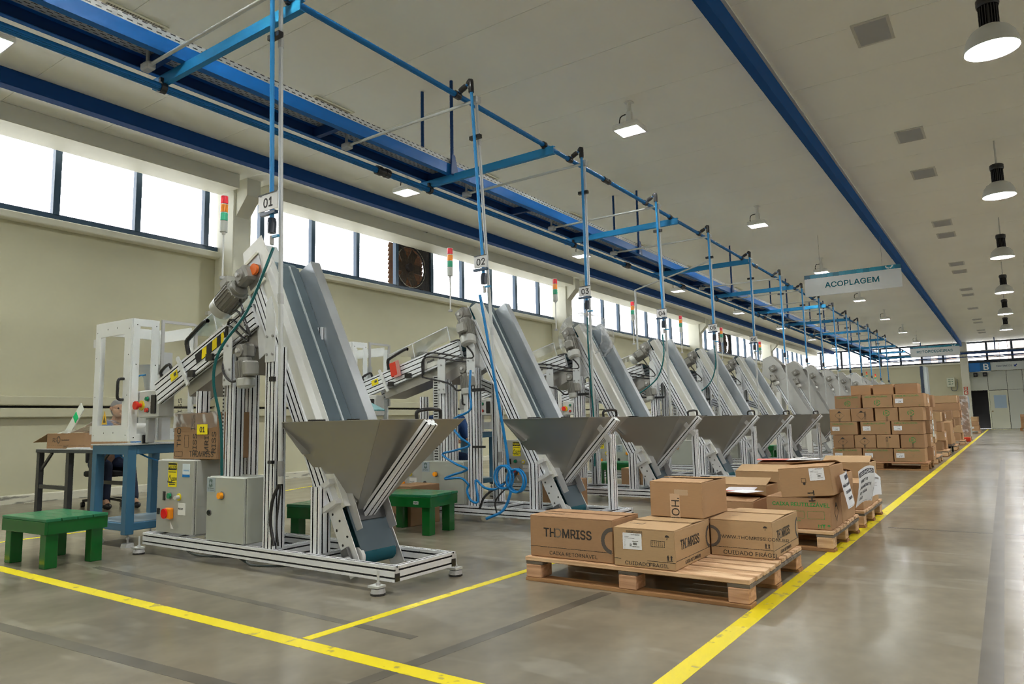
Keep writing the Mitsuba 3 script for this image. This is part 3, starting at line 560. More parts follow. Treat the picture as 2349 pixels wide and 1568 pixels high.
    A('clamp_block', MB('alu', (.66, .67, .68)).add(bar(at(.33, -.02, YN - .035), at(.36, -.02, YN - .035), .05, .15, up=NX)).add(bar(at(.46, -.02, YN - .035), at(.49, -.02, YN - .035), .05, .15, up=NX)), 'aluminium clamp blocks')
    A('bearing', MB('alu', (.10, .10, .10)).add(obox(at(.02, -.035, YN - .028), np.array([DX, V(0, 1, 0), NX]), V(.055, .012, .035), .012)).add(cyl(at(0, -.02, YN - .03), at(0, -.02, YN - .06), .02, n=12), (.5, .5, .5)), 'dark flange bearing')
    A('roller_disc', MB('paint', (.62, .62, .60)).add(cyl(at(0, 0, YN + .006), at(0, 0, YN + .03), .056, n=18)), 'pale roller disc')
    A('chute_guard', MB('alu', (.45, .45, .46)).add(bar(at(.14, .07, YN + .03), at(.44, .09, YN + .03), .005, .07, up=NX)).add(bar(at(.12, .07, YR - .02), at(.44, .09, YR - .02), .005, .09, up=NX)).add(bar(at(.2, .06, (YN + YR) / 2), at(.44, .09, (YN + YR) / 2), YR - YN - .06, .004, up=NX), (.045, .047, .05)), 'dark guard under the hopper outlet')
    # --- hopper
    xf, xb, zt, zb = -2.93, -3.84, .952, .40; y0, y1 = 0, .76; ya, yb = .20, .38; xo = -3.34; xi = -3.43
    st = (.40, .395, .38); th = .004; fl, fr, bl, br = V(xb, y0, zt), V(xf, y0, zt), V(xb, y1, zt), V(xf, y1, zt); a, b, c, d = V(xi, ya, zb), V(xo, ya, zb), V(xi, yb, zb), V(xo, yb, zb)
    A('hopper', MB('steel', (.40, .392, .37)).add(plate([fl, a, b, fr], th)).add(plate([fr, b, d, br], th)).add(plate([br, d, c, bl], th)).add(bar(fl, fr, .02, .004)).add(bar(fr, br, .02, .004)).add(bar(br, bl, .02, .004)).add(plate([fl, fl + V(.0, .28, 0), fl + V(.22, .2, -.2), fl + V(.22, .01, -.2)], th)), 'stainless steel hopper')
    m = (y0 + y1) / 2 - .06
    A('hopper_strut', profile((-2.83, m, zt - .02), (-3.34, m - .03, .375), .085, .05, up=(-.7, 0, .7)))
    A('handle', MB('gloss', BLACK).add(tube([(-2.97, m + .03, zt), (-2.97, m + .03, zt + .045), (-2.94, m + .08, zt + .06), (-2.93, m + .17, zt + .06), (-2.93, m + .2, zt + .045), (-2.93, m + .2, zt)], .011, 8, 4)), 'black handle')
    A('rim_pad', MB('gloss', BLACK).add(box(-3.55, -3.43, y0 - .005, y0 + .03, zt, zt + .012)).add(box(-3.2, -3.12, y0 - .005, y0 + .02, zt, zt + .01)), 'black rim pads')
    if not first:
        A('hopper_post', profile((-2.90, m + .02, Z1), (-2.90, m + .02, .80), .05, .085, up=(0, 1, 0)))
        A('bracket_plate', MB('alu', wp).add(bar((-2.99, m - .035, .87), (-2.88, m - .035, .74), .006, .05)))
        A('post_foot', profile((-2.95, m - .12, Z1 - .02), (-2.95, m + .16, Z1 - .02), .045, .045))
    # --- sloping feed conveyor
    lo, hi = (V(-5.50, 0, 1.225), V(-4.26, 0, 1.72)) if first else (V(-5.85, 0, 1.31), V(-4.40, 0, 1.68)); du = unit(hi - lo); nu = V(-du[2], 0, du[0])
    F = lambda s, n, y: lo + du * s + nu * n + V(0, y, 0); Lf = np.linalg.norm(hi - lo)
    A('feed_beam', profile(F(0, -.02, .10), F(Lf, -.02, .10), .042, .18, up=nu)); A('feed_beam', profile(F(0, -.02, .46), F(Lf, -.02, .46), .042, .18, up=nu))
    A('feed_belt', MB('paint', (.10, .22, .25)).add(bar(F(.0, .055, .28), F(Lf, .055, .28), .32, .006, up=nu)))
    A('feed_tray', MB('steel', (.45, .44, .42)).add(bar(F(.35, -.15, .28), F(Lf - .02, -.15, .28), .30, .10, up=nu)), 'steel underside')
    A('acrylic_cover', MB('clear').add(bar(F(.55, .15, .09), F(Lf - .10, .17, .09), .003, .14, up=nu)).add(bar(F(.55, .15, .46), F(Lf - .10, .17, .46), .003, .14, up=nu)).add(bar(F(.55, .225, .28), F(Lf - .10, .245, .28), .37, .003, up=nu)), 'clear acrylic cover')
    A('cover_edge', MB('paint', (.7, .73, .76)).add(bar(F(.55, .222, .09), F(Lf - .1, .242, .09), .008, .008, up=nu)).add(bar(F(.9, .08, .088), F(.9, .23, .088), .006, .006)).add(bar(F(Lf - .1, .08, .088), F(Lf - .1, .24, .088), .006, .006)))
    A('handle', MB('gloss', BLACK).add(tube([F(.52, .07, .08), F(.54, .16, .07), F(.60, .18, .07), F(.80, .20, .07), F(.84, .19, .07)], .017, 8, 4)), 'black handle')
    A('handle', MB('gloss', BLACK).add(tube([F(.12, .07, .085), F(.12, .11, .08), F(.24, .12, .08), F(.26, .07, .085)], .012, 8, 4)), 'black handle')
    A('feed_motor', motor(F(.62, .10, .52), V(-.1, 0, 1), V(-1, -.3, 0), .20, .06), 'grey motor')
    A('sensor', MB('gloss', BLACK).add(box(*sum(([q - e, q + e] for q, e in zip(F(.52, -.09, .072), (.035, .014, .025))), []))).add(box(*sum(([q - e, q + e] for q, e in zip(F(.78, -.08, .072), (.04, .014, .025))), []))), 'black sensors')
    A('label', MB('matte', (.80, .66, .02)).add(bar(F(.24, .0, .0755), F(.34, .0, .0755), .002, .06, up=nu)).add(bar(F(.29, .005, .0745), F(.325, .005, .0745), .002, .025, up=nu), (.1, .1, .08)), 'yellow label')
    A('nameplate', MB('paint', (.66, .66, .62)).add(bar(F(1.0, -.03, .0755), F(1.22, -.03, .0755), .003, .12, up=nu)).add(bar(F(1.06, -.03, .0735), F(1.16, -.03, .0735), .002, .02, up=nu), (.1, .1, .1)), 'pale nameplate')
    A('guide_arm', MB('paint', (.66, .68, .68)).add(bar(F(.40, .10, .06), F(.47, -.16, .06), .015, .03, up=du)), 'pale stop bar')
    # --- head, chute, drives
    A('chute_plate', MB('alu', (.72, .73, .74)).add(plate([at(L + .04, -.02, YN - .02), at(L - .62, -.26, YN - .02), at(L - .62, -.10, YN - .02), at(L - .3, -.03, YN - .02)], .005)).add(plate([at(L + .04, -.04, YN), at(L - .55, -.27, YN), at(L - .55, -.27, YR), at(L + .04, -.04, YR)], .004)), 'white drop chute')
    A('gearbox', gearbox(at(L - .04, -.09, YN - .06), np.array([NX, V(0, 1, 0), DX]), (.065, .05, .06)))
    if first: A('motor', motor(at(L - .09, -.16, YN - .08), V(-.86, 0, -.50), V(-.35, 0, .9), .27, .078), 'grey gear motor')
    else: A('motor', motor(at(L - .10, -.09, YN - .07), V(.32, -.2, -.9) if kind in (1, 2) else V(-.85, -.1, -.5), V(.2, -1, 0), .26, .072), 'grey gear motor')
    A('gearbox', gearbox((-4.30, .06, 1.45), I3)); A('motor', motor((-4.28, .04, 1.40), V(.10, 0, -1), V(1, -.2, 0), .19, .058), 'grey gear motor')
    A('gear_tray', MB('steel', (.4, .38, .36)).add(bar((-4.62, .28, 1.36), (-4.20, .28, 1.55), .32, .10)), 'steel drip tray')
    A('cable', MB('gloss', BLACK).add(tube([at(L - .16, -.20, YN - .08), at(L - .3, -.18, YN - .1), at(L - .5, -.22, YN - .1), F(1.08, .02, .05), F(.98, -.16, .05)], .0085)).add(tube([at(L - .2, -.34, YN - .08), at(L - .28, -.2, YN - .12), at(L - .5, -.16, YN - .12), F(1.12, .05, .05), F(1.0, -.14, .05)], .0085)).add(tube([F(.98, -.16, .05), (-4.5, .02, 1.32), (-4.36, .0, 1.24), (-4.27, .02, 1.28), (-4.22, .03, 1.36)], .009)), 'black cables')
    # --- return conveyor behind
    A('return_conveyor', MB('alu').add(ext((-4.85, .62, 1.45), (-3.75, .62, 1.02), .042, .12)).add(bar((-4.85, .74, 1.46), (-3.75, .74, 1.03), .22, .01), (.10, .30, .33)), 'sloping return conveyor')
    # --- tower light
    if first: tw = tower(-4.82, .20, 2.05, 2.70)
    else: tw = tower(-4.52, .10, 2.04, 2.69)
    A('signal_tower', tw[0][1], 'signal light with red, amber and green lenses', [(n, m, l) for n, m, l in tw[1:]])
    if kind == 2: A('hood', MB('film').add(lathe([(.30, 0), (.30, .34)], at(L - .14, .0, YN - .01), (0, 1, 0), 26)).add(plate([at(L - .14, 0, YN - .012) + .30 * V(math.cos(t), 0, math.sin(t)) for t in np.linspace(.2, 2.9, 14)], .003)), 'clear rounded hood')
    if first:
        for q, c in (([(-4.43, .11, 2.17), (-4.22, .11, 2.27), (-4.09, .11, 2.06), (-4.15, .11, 1.99), (-4.40, .11, 2.02)], (.80, .80, .79)), ([(-4.66, .46, 2.34), (-4.52, .46, 2.30), (-4.43, .46, 2.14), (-4.47, .46, 2.05), (-4.57, .46, 2.10)], (.62, .66, .68))): A('deflector', MB('paint', c).add(plate(q, .004)), 'pale deflector sheet')
        A('head_plate', MB('steel', (.45, .45, .45)).add(plate([at(L + .06, -.12, YN - .03), at(L + .06, .07, YN - .03), at(L - .16, .04, YN - .03), at(L - .20, -.14, YN - .03)], .006)), 'steel head plate')
        A('head_frame', MB('paint', (.62, .61, .52)).add(bar(at(L + .06, -.12, YN - .038), at(L + .06, .07, YN - .038), .006, .02, up=DX)).add(bar(at(L - .16, -.13, YN - .038), at(L - .16, .06, YN - .038), .006, .02, up=DX)).add(bar(at(L + .06, -.12, YN - .038), at(L - .17, -.13, YN - .038), .006, .02, up=NX)), 'cream window frame')
        A('drive_wheel', MB('gloss', (.80, .16, .02)).add(cyl(at(L - .04, .0, YN - .04), at(L - .04, .0, YN - .06), .04, n=16)), 'orange wheel')
        A('stripe_label', MB('matte', (.02, .02, .02)).add(bar(F(.60, -.01, .0755), F(.99, -.01, .0755), .002, .075, up=nu)).add(plate([F(.67, -.045, .0742), F(.735, -.045, .0742), F(.76, .025, .0742), F(.70, .025, .0742)], .001), (.85, .66, .01)).add(plate([F(.81, -.045, .0742), F(.875, -.045, .0742), F(.90, .025, .0742), F(.84, .025, .0742)], .001), (.85, .66, .01)).add(plate([F(.93, -.045, .0742), F(.985, -.045, .0742), F(.985, .025, .0742), F(.955, .025, .0742)], .001), (.85, .66, .01)), 'black and yellow striped label')
        A('motor_pad', MB('alu', (.5, .52, .5)).add(cyl((-4.62, .36, 1.95), (-4.62, .40, 1.95), .10, n=20)), 'round plate')
    if kind == 1: A('parts_bag', MB('gloss', (.62, .05, .03)).add(obox(F(.62, .04, .05), np.array([du, V(0, 1, 0), nu]), V(.05, .012, .075), .01)).add(obox(F(.66, .03, .045), np.array([du, V(0, 1, 0), nu]), V(.05, .006, .085), .004), (.55, .25, .23)), 'bag of red parts')
    if kind == 2: A('parts_bag', MB('matte', (.40, .26, .16)).add(obox(F(.64, .04, .05), np.array([du, V(0, 1, 0), nu]), V(.06, .014, .07), .012)), 'bag of brown parts')
    # --- control cabinets
    if True:
        x0, x1, z0, z1 = -5.31, -4.82, .168, .700; bd, dr_ = cabinet(x0, x1, .015, .30, z0, z1)
        A('control_cabinet', bd, 'grey control cabinet with a danger label', [('door', dr_, None), ('danger_label', danger(x0 + .155, .0148, z0 + .335, .115, .175), 'black and yellow danger label'),
            ('push_button', knob(x0 + .195, .015, z0 + .27, .02, (.01, .22, .10)), 'green button'), ('key_switch', MB('alu', (.6, .6, .6)).add(cyl((x0 + .31, .015, z0 + .265), (x0 + .31, .008, z0 + .265), .026, n=16), (.80, .66, .02)).add(cyl((x0 + .315, .01, z0 + .265), (x0 + .33, -.03, z0 + .265), .014, n=12)), 'key switch'),
            ('main_switch', MB('gloss', (.85, .27, .01)).add(box(x0 + .17, x0 + .245, -.02, .015, z0 + .105, z0 + .185, .008)).add(cyl((x0 + .185, -.012, z0 + .145), (x0 + .185, -.032, z0 + .145), .036, n=20), (.75, .02, .02)), 'orange and red main switch'),
            ('latch', MB('gloss', BLACK).add(box(x0 + .03, x0 + .055, .003, .015, z0 + .13, z0 + .175, .004)).add(box(x0 + .10, x0 + .125, .005, .015, z0 + .235, z0 + .30, .003)), 'black latches'),
            ('paper_label', MB('matte', (.72, .72, .70)).add(box(x0 + .30, x0 + .395, .013, .0155, z0 + .14, z0 + .225)).add(text('BR.ACG.009', .011, (x0 + .305, .0125, z0 + .178), (1, 0, 0), (0, 0, 1), True, stretch=.7), (.15, .15, .15)).add(plate([(x0 + .205, .0125, z0 + .085), (x0 + .215, .0125, z0 + .035), (x0 + .25, .0125, z0 + .035), (x0 + .225, .0125, z0 + .06)], .001), (.85, .85, .85)), 'white paper labels'),
            ('maker_label', MB('matte', (.60, .68, .74)).add(box(x0 + .345, x0 + .44, .013, .0155, z0 + .41, z0 + .505)).add(box(x0 + .345, x0 + .44, .0125, .0155, z0 + .41, z0 + .428), (.02, .18, .50)).add(box(x0 + .36, x0 + .43, .0125, .0155, z0 + .452, z0 + .462), (.25, .40, .6)), 'white and blue label')])
    if first: x0, x1, z0, z1 = -4.645, -4.205, .155, .592
    else: x0, x1, z0, z1 = -4.84, -4.30, .155, .56
    bd, dr_ = cabinet(x0, x1, .008, .24, z0, z1, (.39, .41, .365))
    A('control_cabinet', bd, 'grey control cabinet with an amber lamp', [('door', dr_, None), ('indicator_lamp', knob(x0 + .19, .008, z1 - .125, .022, (1.0, .38, .01), .03), 'amber lamp'), ('latch', knob(x0 + .045, .008, z0 + .19, .017, BLACK, .012), 'black latch'),
        ('maker_label', MB('paint', (.30, .36, .40)).add(box(x0 + .008, x0 + .105, .005, .009, z1 - .105, z1 - .008)).add(plate([(x0 + .055 + .03 * math.cos(t) * (1 if i % 2 else .55), .0045, z1 - .045 + .03 * math.sin(t)) for i, t in enumerate(np.arange(8) * PI / 4)], .0006), (.10, .15, .15)).add(plate([(x0 + .055 + .014 * math.cos(t), .0038, z1 - .045 + .014 * math.sin(t)) for t in np.arange(4) * PI / 2], .0006), (.30, .36, .40)).add(box(x0 + .02, x0 + .09, .0045, .009, z1 - .082, z1 - .078), (.12, .14, .15)).add(box(x0 + .02, x0 + .09, .0045, .009, z1 - .094, z1 - .091), (.12, .14, .15)), 'grey maker label')])
    return P
def hex_machine(big=False):
    P = Proto(); A = lambda n, m, l=None, sub=(): P.add(n, m, l, sub); L = np.linalg.norm(T0 - B0); sc = (.52, .51, .49); k = 1.5 if big else 1.0
    for y in (.02, .50): A('frame_rail', profile((-5.4, y, .11), (-2.82, y, .11), .042, .084))
    for x in (-2.84, -4.0, -5.38): A('frame_rail', profile((x, .04, .11), (x, .48, .11), .042, .084))
    for x, y in ((-2.9, -.03), (-2.85, .55), (-5.4, -.03), (-5.4, .55)): A('levelling_foot', foot(x, y, .12))
    for x, y in ((-4.12, .06), (-4.12, .46), (-4.7, .3)): A('column', MB('paint', (.68, .69, .67)).add(box(x - .045, x + .045, y - .045, y + .045, .15, 1.46, .004)).add(box(x - .1, x + .1, y - .07, y + .07, .15, .19)))
    A('low_post', MB('paint', (.68, .69, .67)).add(box(-3.6, -3.5, .06, .14, .15, .62, .004)))
    A('side_wall', MB('alu', (.46, .46, .45)).add(bar(at(.2, .05, YN - .02), at(L - .1, .05, YN - .02), .006, .24, up=NX)).add(bar(at(.2, .05, YR + .03), at(L - .1, .05, YR + .03), .006, .24, up=NX)), 'stainless side walls')
    A('belt', MB('paint', (.16, .18, .18)).add(bar(at(0, .06, .29), at(L, .06, .29), .32, .008, up=NX)).add(cyl(at(0, 0, YN), at(0, 0, YR), .055, n=18)), 'grey belt')
    A('conveyor_rail', profile(at(.3, -.10, YN), at(L - .3, -.10, YN), .042, .085, up=NX))
    hx = lambda y: [at(L + .02 + s * k, n * k + .0, y) for s, n in ((.18, -.08), (.16, .12), (-.12, .20), (-.42, .17), (-.40, -.14), (-.10, -.26))]
    A('head_plate', MB('alu', (.44, .44, .43)).add(plate(hx(YN - .03), .006)).add(plate(hx(YR + .04), .006)), 'hexagonal stainless head plates')
    A('head_cover', MB('steel', (.42, .41, .39)).add(plate([hx(YN - .03)[0], hx(YN - .03)[1], hx(YR + .04)[1], hx(YR + .04)[0]], .004)).add(plate([hx(YN - .03)[1], hx(YN - .03)[2], hx(YR + .04)[2], hx(YR + .04)[1]], .004)))
    A('gearbox', gearbox(at(L - .1, .02, YN - .09), np.array([NX, V(0, 1, 0), DX]), (.07, .05, .065))); A('motor', motor(at(L - .22, -.06, YN - .10), V(.35, 0, -.9), V(0, -1, 0), .22, .062), 'grey gear motor')
    A('feed_box', MB('steel', sc).add(obox(V(-4.62, .28, 1.55), roty(.38).T, V(.24, .20, .13), .006)).add(plate([(-4.50, .03, 1.78), (-4.25, .03, 1.62), (-4.40, .03, 1.30), (-4.62, .03, 1.42)], .006)), 'stainless feed box')
    A('motor', motor((-4.32, .02, 1.52), V(.3, 0, -1), V(1, -.3, 0), .18, .058), 'grey gear motor')
    xf, xb, zt, zb = -2.93, -3.84, .965, .40; y0, y1, ya, yb, xo, xi = 0, .76, .2, .38, -3.34, -3.43
    fl, fr, bl, br = V(xb, y0, zt), V(xf, y0, zt), V(xb, y1, zt), V(xf, y1, zt); a, b, c, d = V(xi, ya, zb), V(xo, ya, zb), V(xi, yb, zb), V(xo, yb, zb)
    A('hopper', MB('steel', (.38, .375, .355)).add(plate([fl, a, b, fr], .004)).add(plate([fr, b, d, br], .004)).add(plate([br, d, c, bl], .004)).add(bar(fl, fr, .02, .004)).add(bar(fr, br, .02, .004)), 'stainless steel hopper')
    A('hopper_strut', profile((-2.83, .32, zt - .02), (-3.34, .29, .375), .06, .05, up=(-.7, 0, .7)))
    A('hopper_post', MB('alu', (.5, .5, .52)).add(box(-2.93, -2.87, .30, .36, .15, .82)))
    A('cable', MB('gloss', BLACK).add(tube([at(L - .2, -.10, .03), at(L - .4, -.2, .0), (-4.42, -.02, 1.5), (-4.5, .0, 1.4)], .010)), 'black cable')
    return P
MY = [2.87, 5.30, 7.33, 9.55, 11.45, 13.55]
WHERE = ['nearest conveyor machine, its whole base in view, behind the yellow floor line', 'conveyor machine second from the camera with a coiled blue air hose', 'conveyor machine third from the camera with a rounded clear hood at its head', 'conveyor machine fourth from the camera under the sign reading 04', 'conveyor machine fifth from the camera under the sign reading 05', 'conveyor machine sixth from the camera, last with slotted aluminium frames']
protos = [machine(0, True), machine(1), machine(2), machine(3)]
for k, y in enumerate(MY):
    t = thing('conveyor_machine', WHERE[k], 'machine', 'aluminium conveyor machines'); protos[min(k, 3)].place(t, T4().translate([0, y, 0]))
hp, hpb = hex_machine(), hex_machine(True)
HY = [16.0, 18.0, 19.8, 21.9, 24.0, 26.2, 28.4, 30.4, 32.6]
for k, y in enumerate(HY):
    t = thing('steel_conveyor', f'stainless steel conveyor with hexagonal head plates, {ORD[k]} of its kind from the camera', 'machine', 'stainless conveyors at the far end'); (hpb if k == 5 else hp).place(t, T4().translate([0, y, 0]), skip=('hopper_post',) if k > 5 else ())
    if k in (0, 7, 8): 
        s = thing('signal_light', f'red, amber and green signal light on a thin stem at the {ORD[k]} stainless conveyor', 'signal light')
        for n, m, l in tower(-4.46, .05, 2.0, 2.6): part(s, n, m, l, T4().translate([0, y, 0]))
# ================================================================== things around the machines
def inst(proto, key, M=None, t=(0, 0, 0), a=0.0, skip=()): proto.place(key, T4().translate(list(t)).rotate([0, 0, 1], math.degrees(a)), skip)
# --- packing enclosures on blue stands (origin: front left corner of the stand on the floor; 0.57 wide, 0.55 deep)
SB = (.035, .125, .22)
def enclosure_proto(col=SB):
    P = Proto(); A = lambda n, m, l=None, sub=(): P.add(n, m, l, sub); w, d = .57, .55
    for x in (.035, w - .035):
        for y in (.035, d - .035): A('stand_leg', MB('paint', col).add(box(x - .035, x + .035, y - .035, y + .035, .10, .80, .004)))
    A('stand_top', MB('paint', col).add(box(0, w, 0, .07, .73, .805, .004)).add(box(0, w, d - .07, d, .73, .805, .004)).add(box(0, .07, .07, d - .07, .73, .805, .004)).add(box(w - .07, w, .07, d - .07, .73, .805, .004)).add(box(-.01, w + .02, -.01, d + .01, .805, .815), (.55, .57, .58)))
    A('stand_shelf', MB('paint', col).add(box(0, w, 0, d, .13, .19, .004)).add(box(.02, w - .02, .02, d - .02, .19, .195), (.16, .22, .27)))
    for x in (.05, w - .05):
        for y in (.05, d - .05): A('levelling_foot', MB('alu', (.5, .5, .5)).add(cyl((x, y, 0), (x, y, .03), .05, .043, n=16)).add(cyl((x, y, .03), (x, y, .32), .008, n=8)).add(cyl((x, y, .06), (x, y, .08), .014, n=6)))
    z0, z1 = .835, 1.83; W = (.77, .79, .79); fr = lambda x0, x1, y0, y1, wx0, wx1, wz0, wz1: None
    def holed(o, u, wd, hh, win, th): return prism(Polygon([(0, 0), (wd, 0), (wd, hh), (0, hh)], [[(win[0], win[2]), (win[1], win[2]), (win[1], win[3]), (win[0], win[3])]]), o, u, V(0, 0, 1), th)
    hh = z1 - z0
    sc = MB('gloss', BLACK)
    A('door', MB('gloss', W).add(holed((0, .0, z0), V(1, 0, 0), w, hh, (.085, w - .10, .13, hh - .12), .012)), 'white front door with a window', [('pane', one(quads([(.085, -.003, z0 + .13), (w - .10, -.003, z0 + .13), (w - .10, -.003, z1 - .12), (.085, -.003, z1 - .12)]), 'clear'), 'clear pane'),
        ('handle', MB('gloss', BLACK).add(tube([(w - .085, -.012, 1.34), (w - .085, -.055, 1.33), (w - .085, -.06, 1.25), (w - .085, -.055, 1.18), (w - .085, -.012, 1.17)], .012, 8, 4)), 'black handle'),
        ('hinge', MB('alu', (.6, .6, .58)).add(cyl((-.012, -.01, z0 + .06), (-.012, -.01, z0 + .13), .014, n=10)).add(cyl((-.012, -.01, z1 - .20), (-.012, -.01, z1 - .13), .014, n=10)), 'steel hinges'),
        ('warning_label', MB('matte', (.72, .45, .05)).add(prism([(-.045, 0), (.045, 0), (0, .115)], (.19, -.006, z0 + .14), V(1, 0, 0), V(0, 0, 1), .001)).add(prism([(-.022, .015), (.022, .015), (0, .07)], (.19, -.0072, z0 + .14), V(1, 0, 0), V(0, 0, 1), .001), (.15, .1, .03)), 'yellow warning triangle')])
    A('side_panel', MB('gloss', W).add(holed((w, .0, z0), V(0, 1, 0), .215, hh, (.055, .155, .06, hh - .06), .012)), 'white side panel with a narrow window', [('pane', one(quads([(w + .006, .055, z0 + .06), (w + .006, .155, z0 + .06), (w + .006, .155, z1 - .06), (w + .006, .055, z1 - .06)]), 'clear'), 'clear pane'),
        ('latch', one(box(w + .012, w + .03, .10, .15, z0 - .02, z0 + .05, .004), 'gloss', BLACK), 'black latch')])
    for x, y, z in [(w + .0125, yy, zz) for yy in (.03, .19) for zz in (z0 + .03, z0 + .30, z0 + .62, z1 - .05)]: sc.add(cyl((x - .002, y, z), (x + .002, y, z), .005, n=6))
    for x, z in [(xx, zz) for xx in (.03, w - .03) for zz in (z0 + .05, z0 + .37, z0 + .7, z1 - .08)] + [(.2, z1 - .06), (.35, z1 - .06), (.2, z0 + .07), (.35, z0 + .07)]: sc.add(cyl((x, -.002 - .012, z), (x, -.0005 - .013, z), .005, n=6))
    A('screw', sc, 'dark screws')
    A('back_frame', MB('gloss', W).add(box(0, .06, d - .02, d, z0, z1)).add(box(w - .06, w, d - .02, d, z0, z1 - .05)).add(box(.06, w - .06, d - .02, d, z1 - .12, z1 - .02)).add(box(.06, w - .06, d - .02, d, z0, z0 + .1)).add(box(0, .02, 0, .06, z0, z1)).add(box(0, .02, d - .06, d, z0, z1)).add(box(0, .02, .06, d - .06, z1 - .09, z1)).add(box(0, .02, .06, d - .06, z0, z0 + .08)))
    A('back_pane', one(quads([(0.01, .06, z0 + .08), (.01, d - .06, z0 + .08), (.01, d - .06, z1 - .09), (.01, .06, z1 - .09)], [(.06, d - .01, z0 + .1), (w - .06, d - .01, z0 + .1), (w - .06, d - .01, z1 - .12), (.06, d - .01, z1 - .12)]), 'clear'))
    ox = w + .012
    A('steel_door', MB('steel', (.42, .42, .41)).add(box(ox, ox + .015, .23, .255, z0, z1 + .01)).add(box(ox, ox + .015, .53, .555, z0 + .3, z1)).add(box(ox, ox + .015, .255, .53, z1 - .015, z1 + .008)), 'open steel framed clear door', [('pane', one(quads([(ox + .007, .25, z0 + .02), (ox + .007, .53, z0 + .02), (ox + .007, .53, z1 - .01), (ox + .007, .25, z1 - .01)]), 'clear'), 'clear pane')])
    A('mechanism', MB('alu', (.5, .5, .5)).add(cyl((.30, .30, z0), (.30, .30, z0 + .28), .075, n=18), (.60, .61, .60)).add(box(.18, .52, .24, .40, z0 + .28, z0 + .42, .01), (.30, .30, .31)).add(lathe([(.03, 0), (.05, .12), (.13, .22)], (.30, .30, z0 + .42), (0, 0, 1), 18), (.62, .63, .62)).add(box(.40, .44, .34, .42, z0, z0 + .75), (.45, .46, .47)).add(box(.12, .20, .3, .4, z0, z0 + .2), (.18, .2, .22)).add(cyl((.33, .2, z0 + .1), (.52, .2, z0 + .1), .05, n=14), (.7, .7, .68)), 'grey packing mechanism')
    A('hose', MB('gloss', (.02, .20, .48)).add(tube([(.42, .2, z0 + .55), (.36, .16, z0 + .52), (.34, .18, z0 + .3), (.36, .3, z0 + .2)], .007)).add(tube([(.2, .12, .79), (.3, .1, .70), (.42, .14, .74), (.5, .2, .70), (.52, .3, .66)], .007)), 'blue air hoses')
    A('button_box', MB('paint', (.56, .57, .55)).add(box(w + .02, w + .30, .06, .20, 1.02, 1.24, .01)).add(box(w + .06, w + .10, .10, .16, .82, 1.03, .005), (.4, .41, .42)), 'pale button box', [('emergency_stop', MB('gloss', (.70, .03, .02)).add(cyl((w + .07, .02, 1.12), (w + .07, -.0, 1.12), .034, n=16)).add(cyl((w + .07, .06, 1.12), (w + .07, .02, 1.12), .017, n=12)).add(cyl((w + .07, .062, 1.12), (w + .07, .05, 1.12), .040, n=16), (.75, .60, .02)), 'red stop button'),
        ('button', knob(w + .16, .06, 1.17, .017, (.01, .20, .10)), 'green button'), ('button', knob(w + .16, .06, 1.08, .017, (.55, .04, .03)), 'red button'), ('terminal', MB('gloss', BLACK).add(box(w + .22, w + .28, .045, .06, 1.05, 1.20, .004)), 'black terminals')])
    return P
ep = enclosure_proto()
for k, (x, y, a, l) in enumerate(((-6.36, 2.89, .02, 'white packing enclosure on a dark blue stand left of the nearest machine'), (-6.36, 5.25, 0, 'white packing enclosure with a steel framed clear door behind the nearest hopper'), (-6.36, 7.3, 0, 'white packing enclosure of the third machine, partly behind its steep conveyor'), (-6.36, 9.55, 0, 'white packing enclosure of the fourth machine, mostly hidden'))):
    t = thing('packing_enclosure', l, 'machine', 'packing enclosures'); inst(ep, t, t=(x, y, 0), a=a)
# --- green stools
GR = (.005, .105, .018)
def stool_proto(w, d, h):
    P = Proto()
    n = 4
    for i in range(n): P.add('top_board', MB('gloss', (.02, .16, .07)).add(box(0 - .008, w + .008, d * i / n + .002, d * (i + 1) / n - .002, h - .022, h, .004)))
    P.add('apron', MB('gloss', GR).add(box(0, w, 0, .022, h - .105, h - .022, .002)).add(box(0, w, d - .022, d, h - .105, h - .022, .002)).add(box(0, .022, .022, d - .022, h - .105, h - .022)).add(box(w - .022, w, .022, d - .022, h - .105, h - .022)))
    for x in (.02, w - .10):
        for y in (.02, d - .10): P.add('leg', MB('gloss', GR).add(box(x, x + .08, y, y + .08, 0, h - .05, .003)))
    return P
sp = stool_proto(.62, .42, .335)
for x, y, a, l in ((-5.40, 2.14, 1.9, 'green wooden stool at the left edge in front of the blue stand'), (-4.60, 3.52, .18, 'green wooden stool partly hidden behind the nearest hopper'), (-4.62, 4.42, .12, 'green wooden stool in front of the second grey cabinet with a small label'),
               (-4.9, 9.0, .05, 'green wooden stool far back between third and fourth machines'), (-4.7, 15.2, .05, 'green wooden stool beside the white posts of the far conveyors')):
    t = thing('stool', l, 'stool', 'green wooden stools')
    if l.startswith('green wooden stool at the left'): sp.place(t, T4().translate([-6.02, 2.14, 0]).rotate([0, 0, 1], 3.0))
    else: inst(sp, t, t=(x, y, 0), a=a)
    if 'label' in l: part(t, 'label', MB('matte', (.6, .62, .6)).add(box(.45, .50, -.002, 0, .255, .28)).add(box(.455, .495, -.003, 0, .262, .273), (.1, .12, .12)), 'small white label', T4().translate([x, y, 0]).rotate([0, 0, 1], math.degrees(a)))
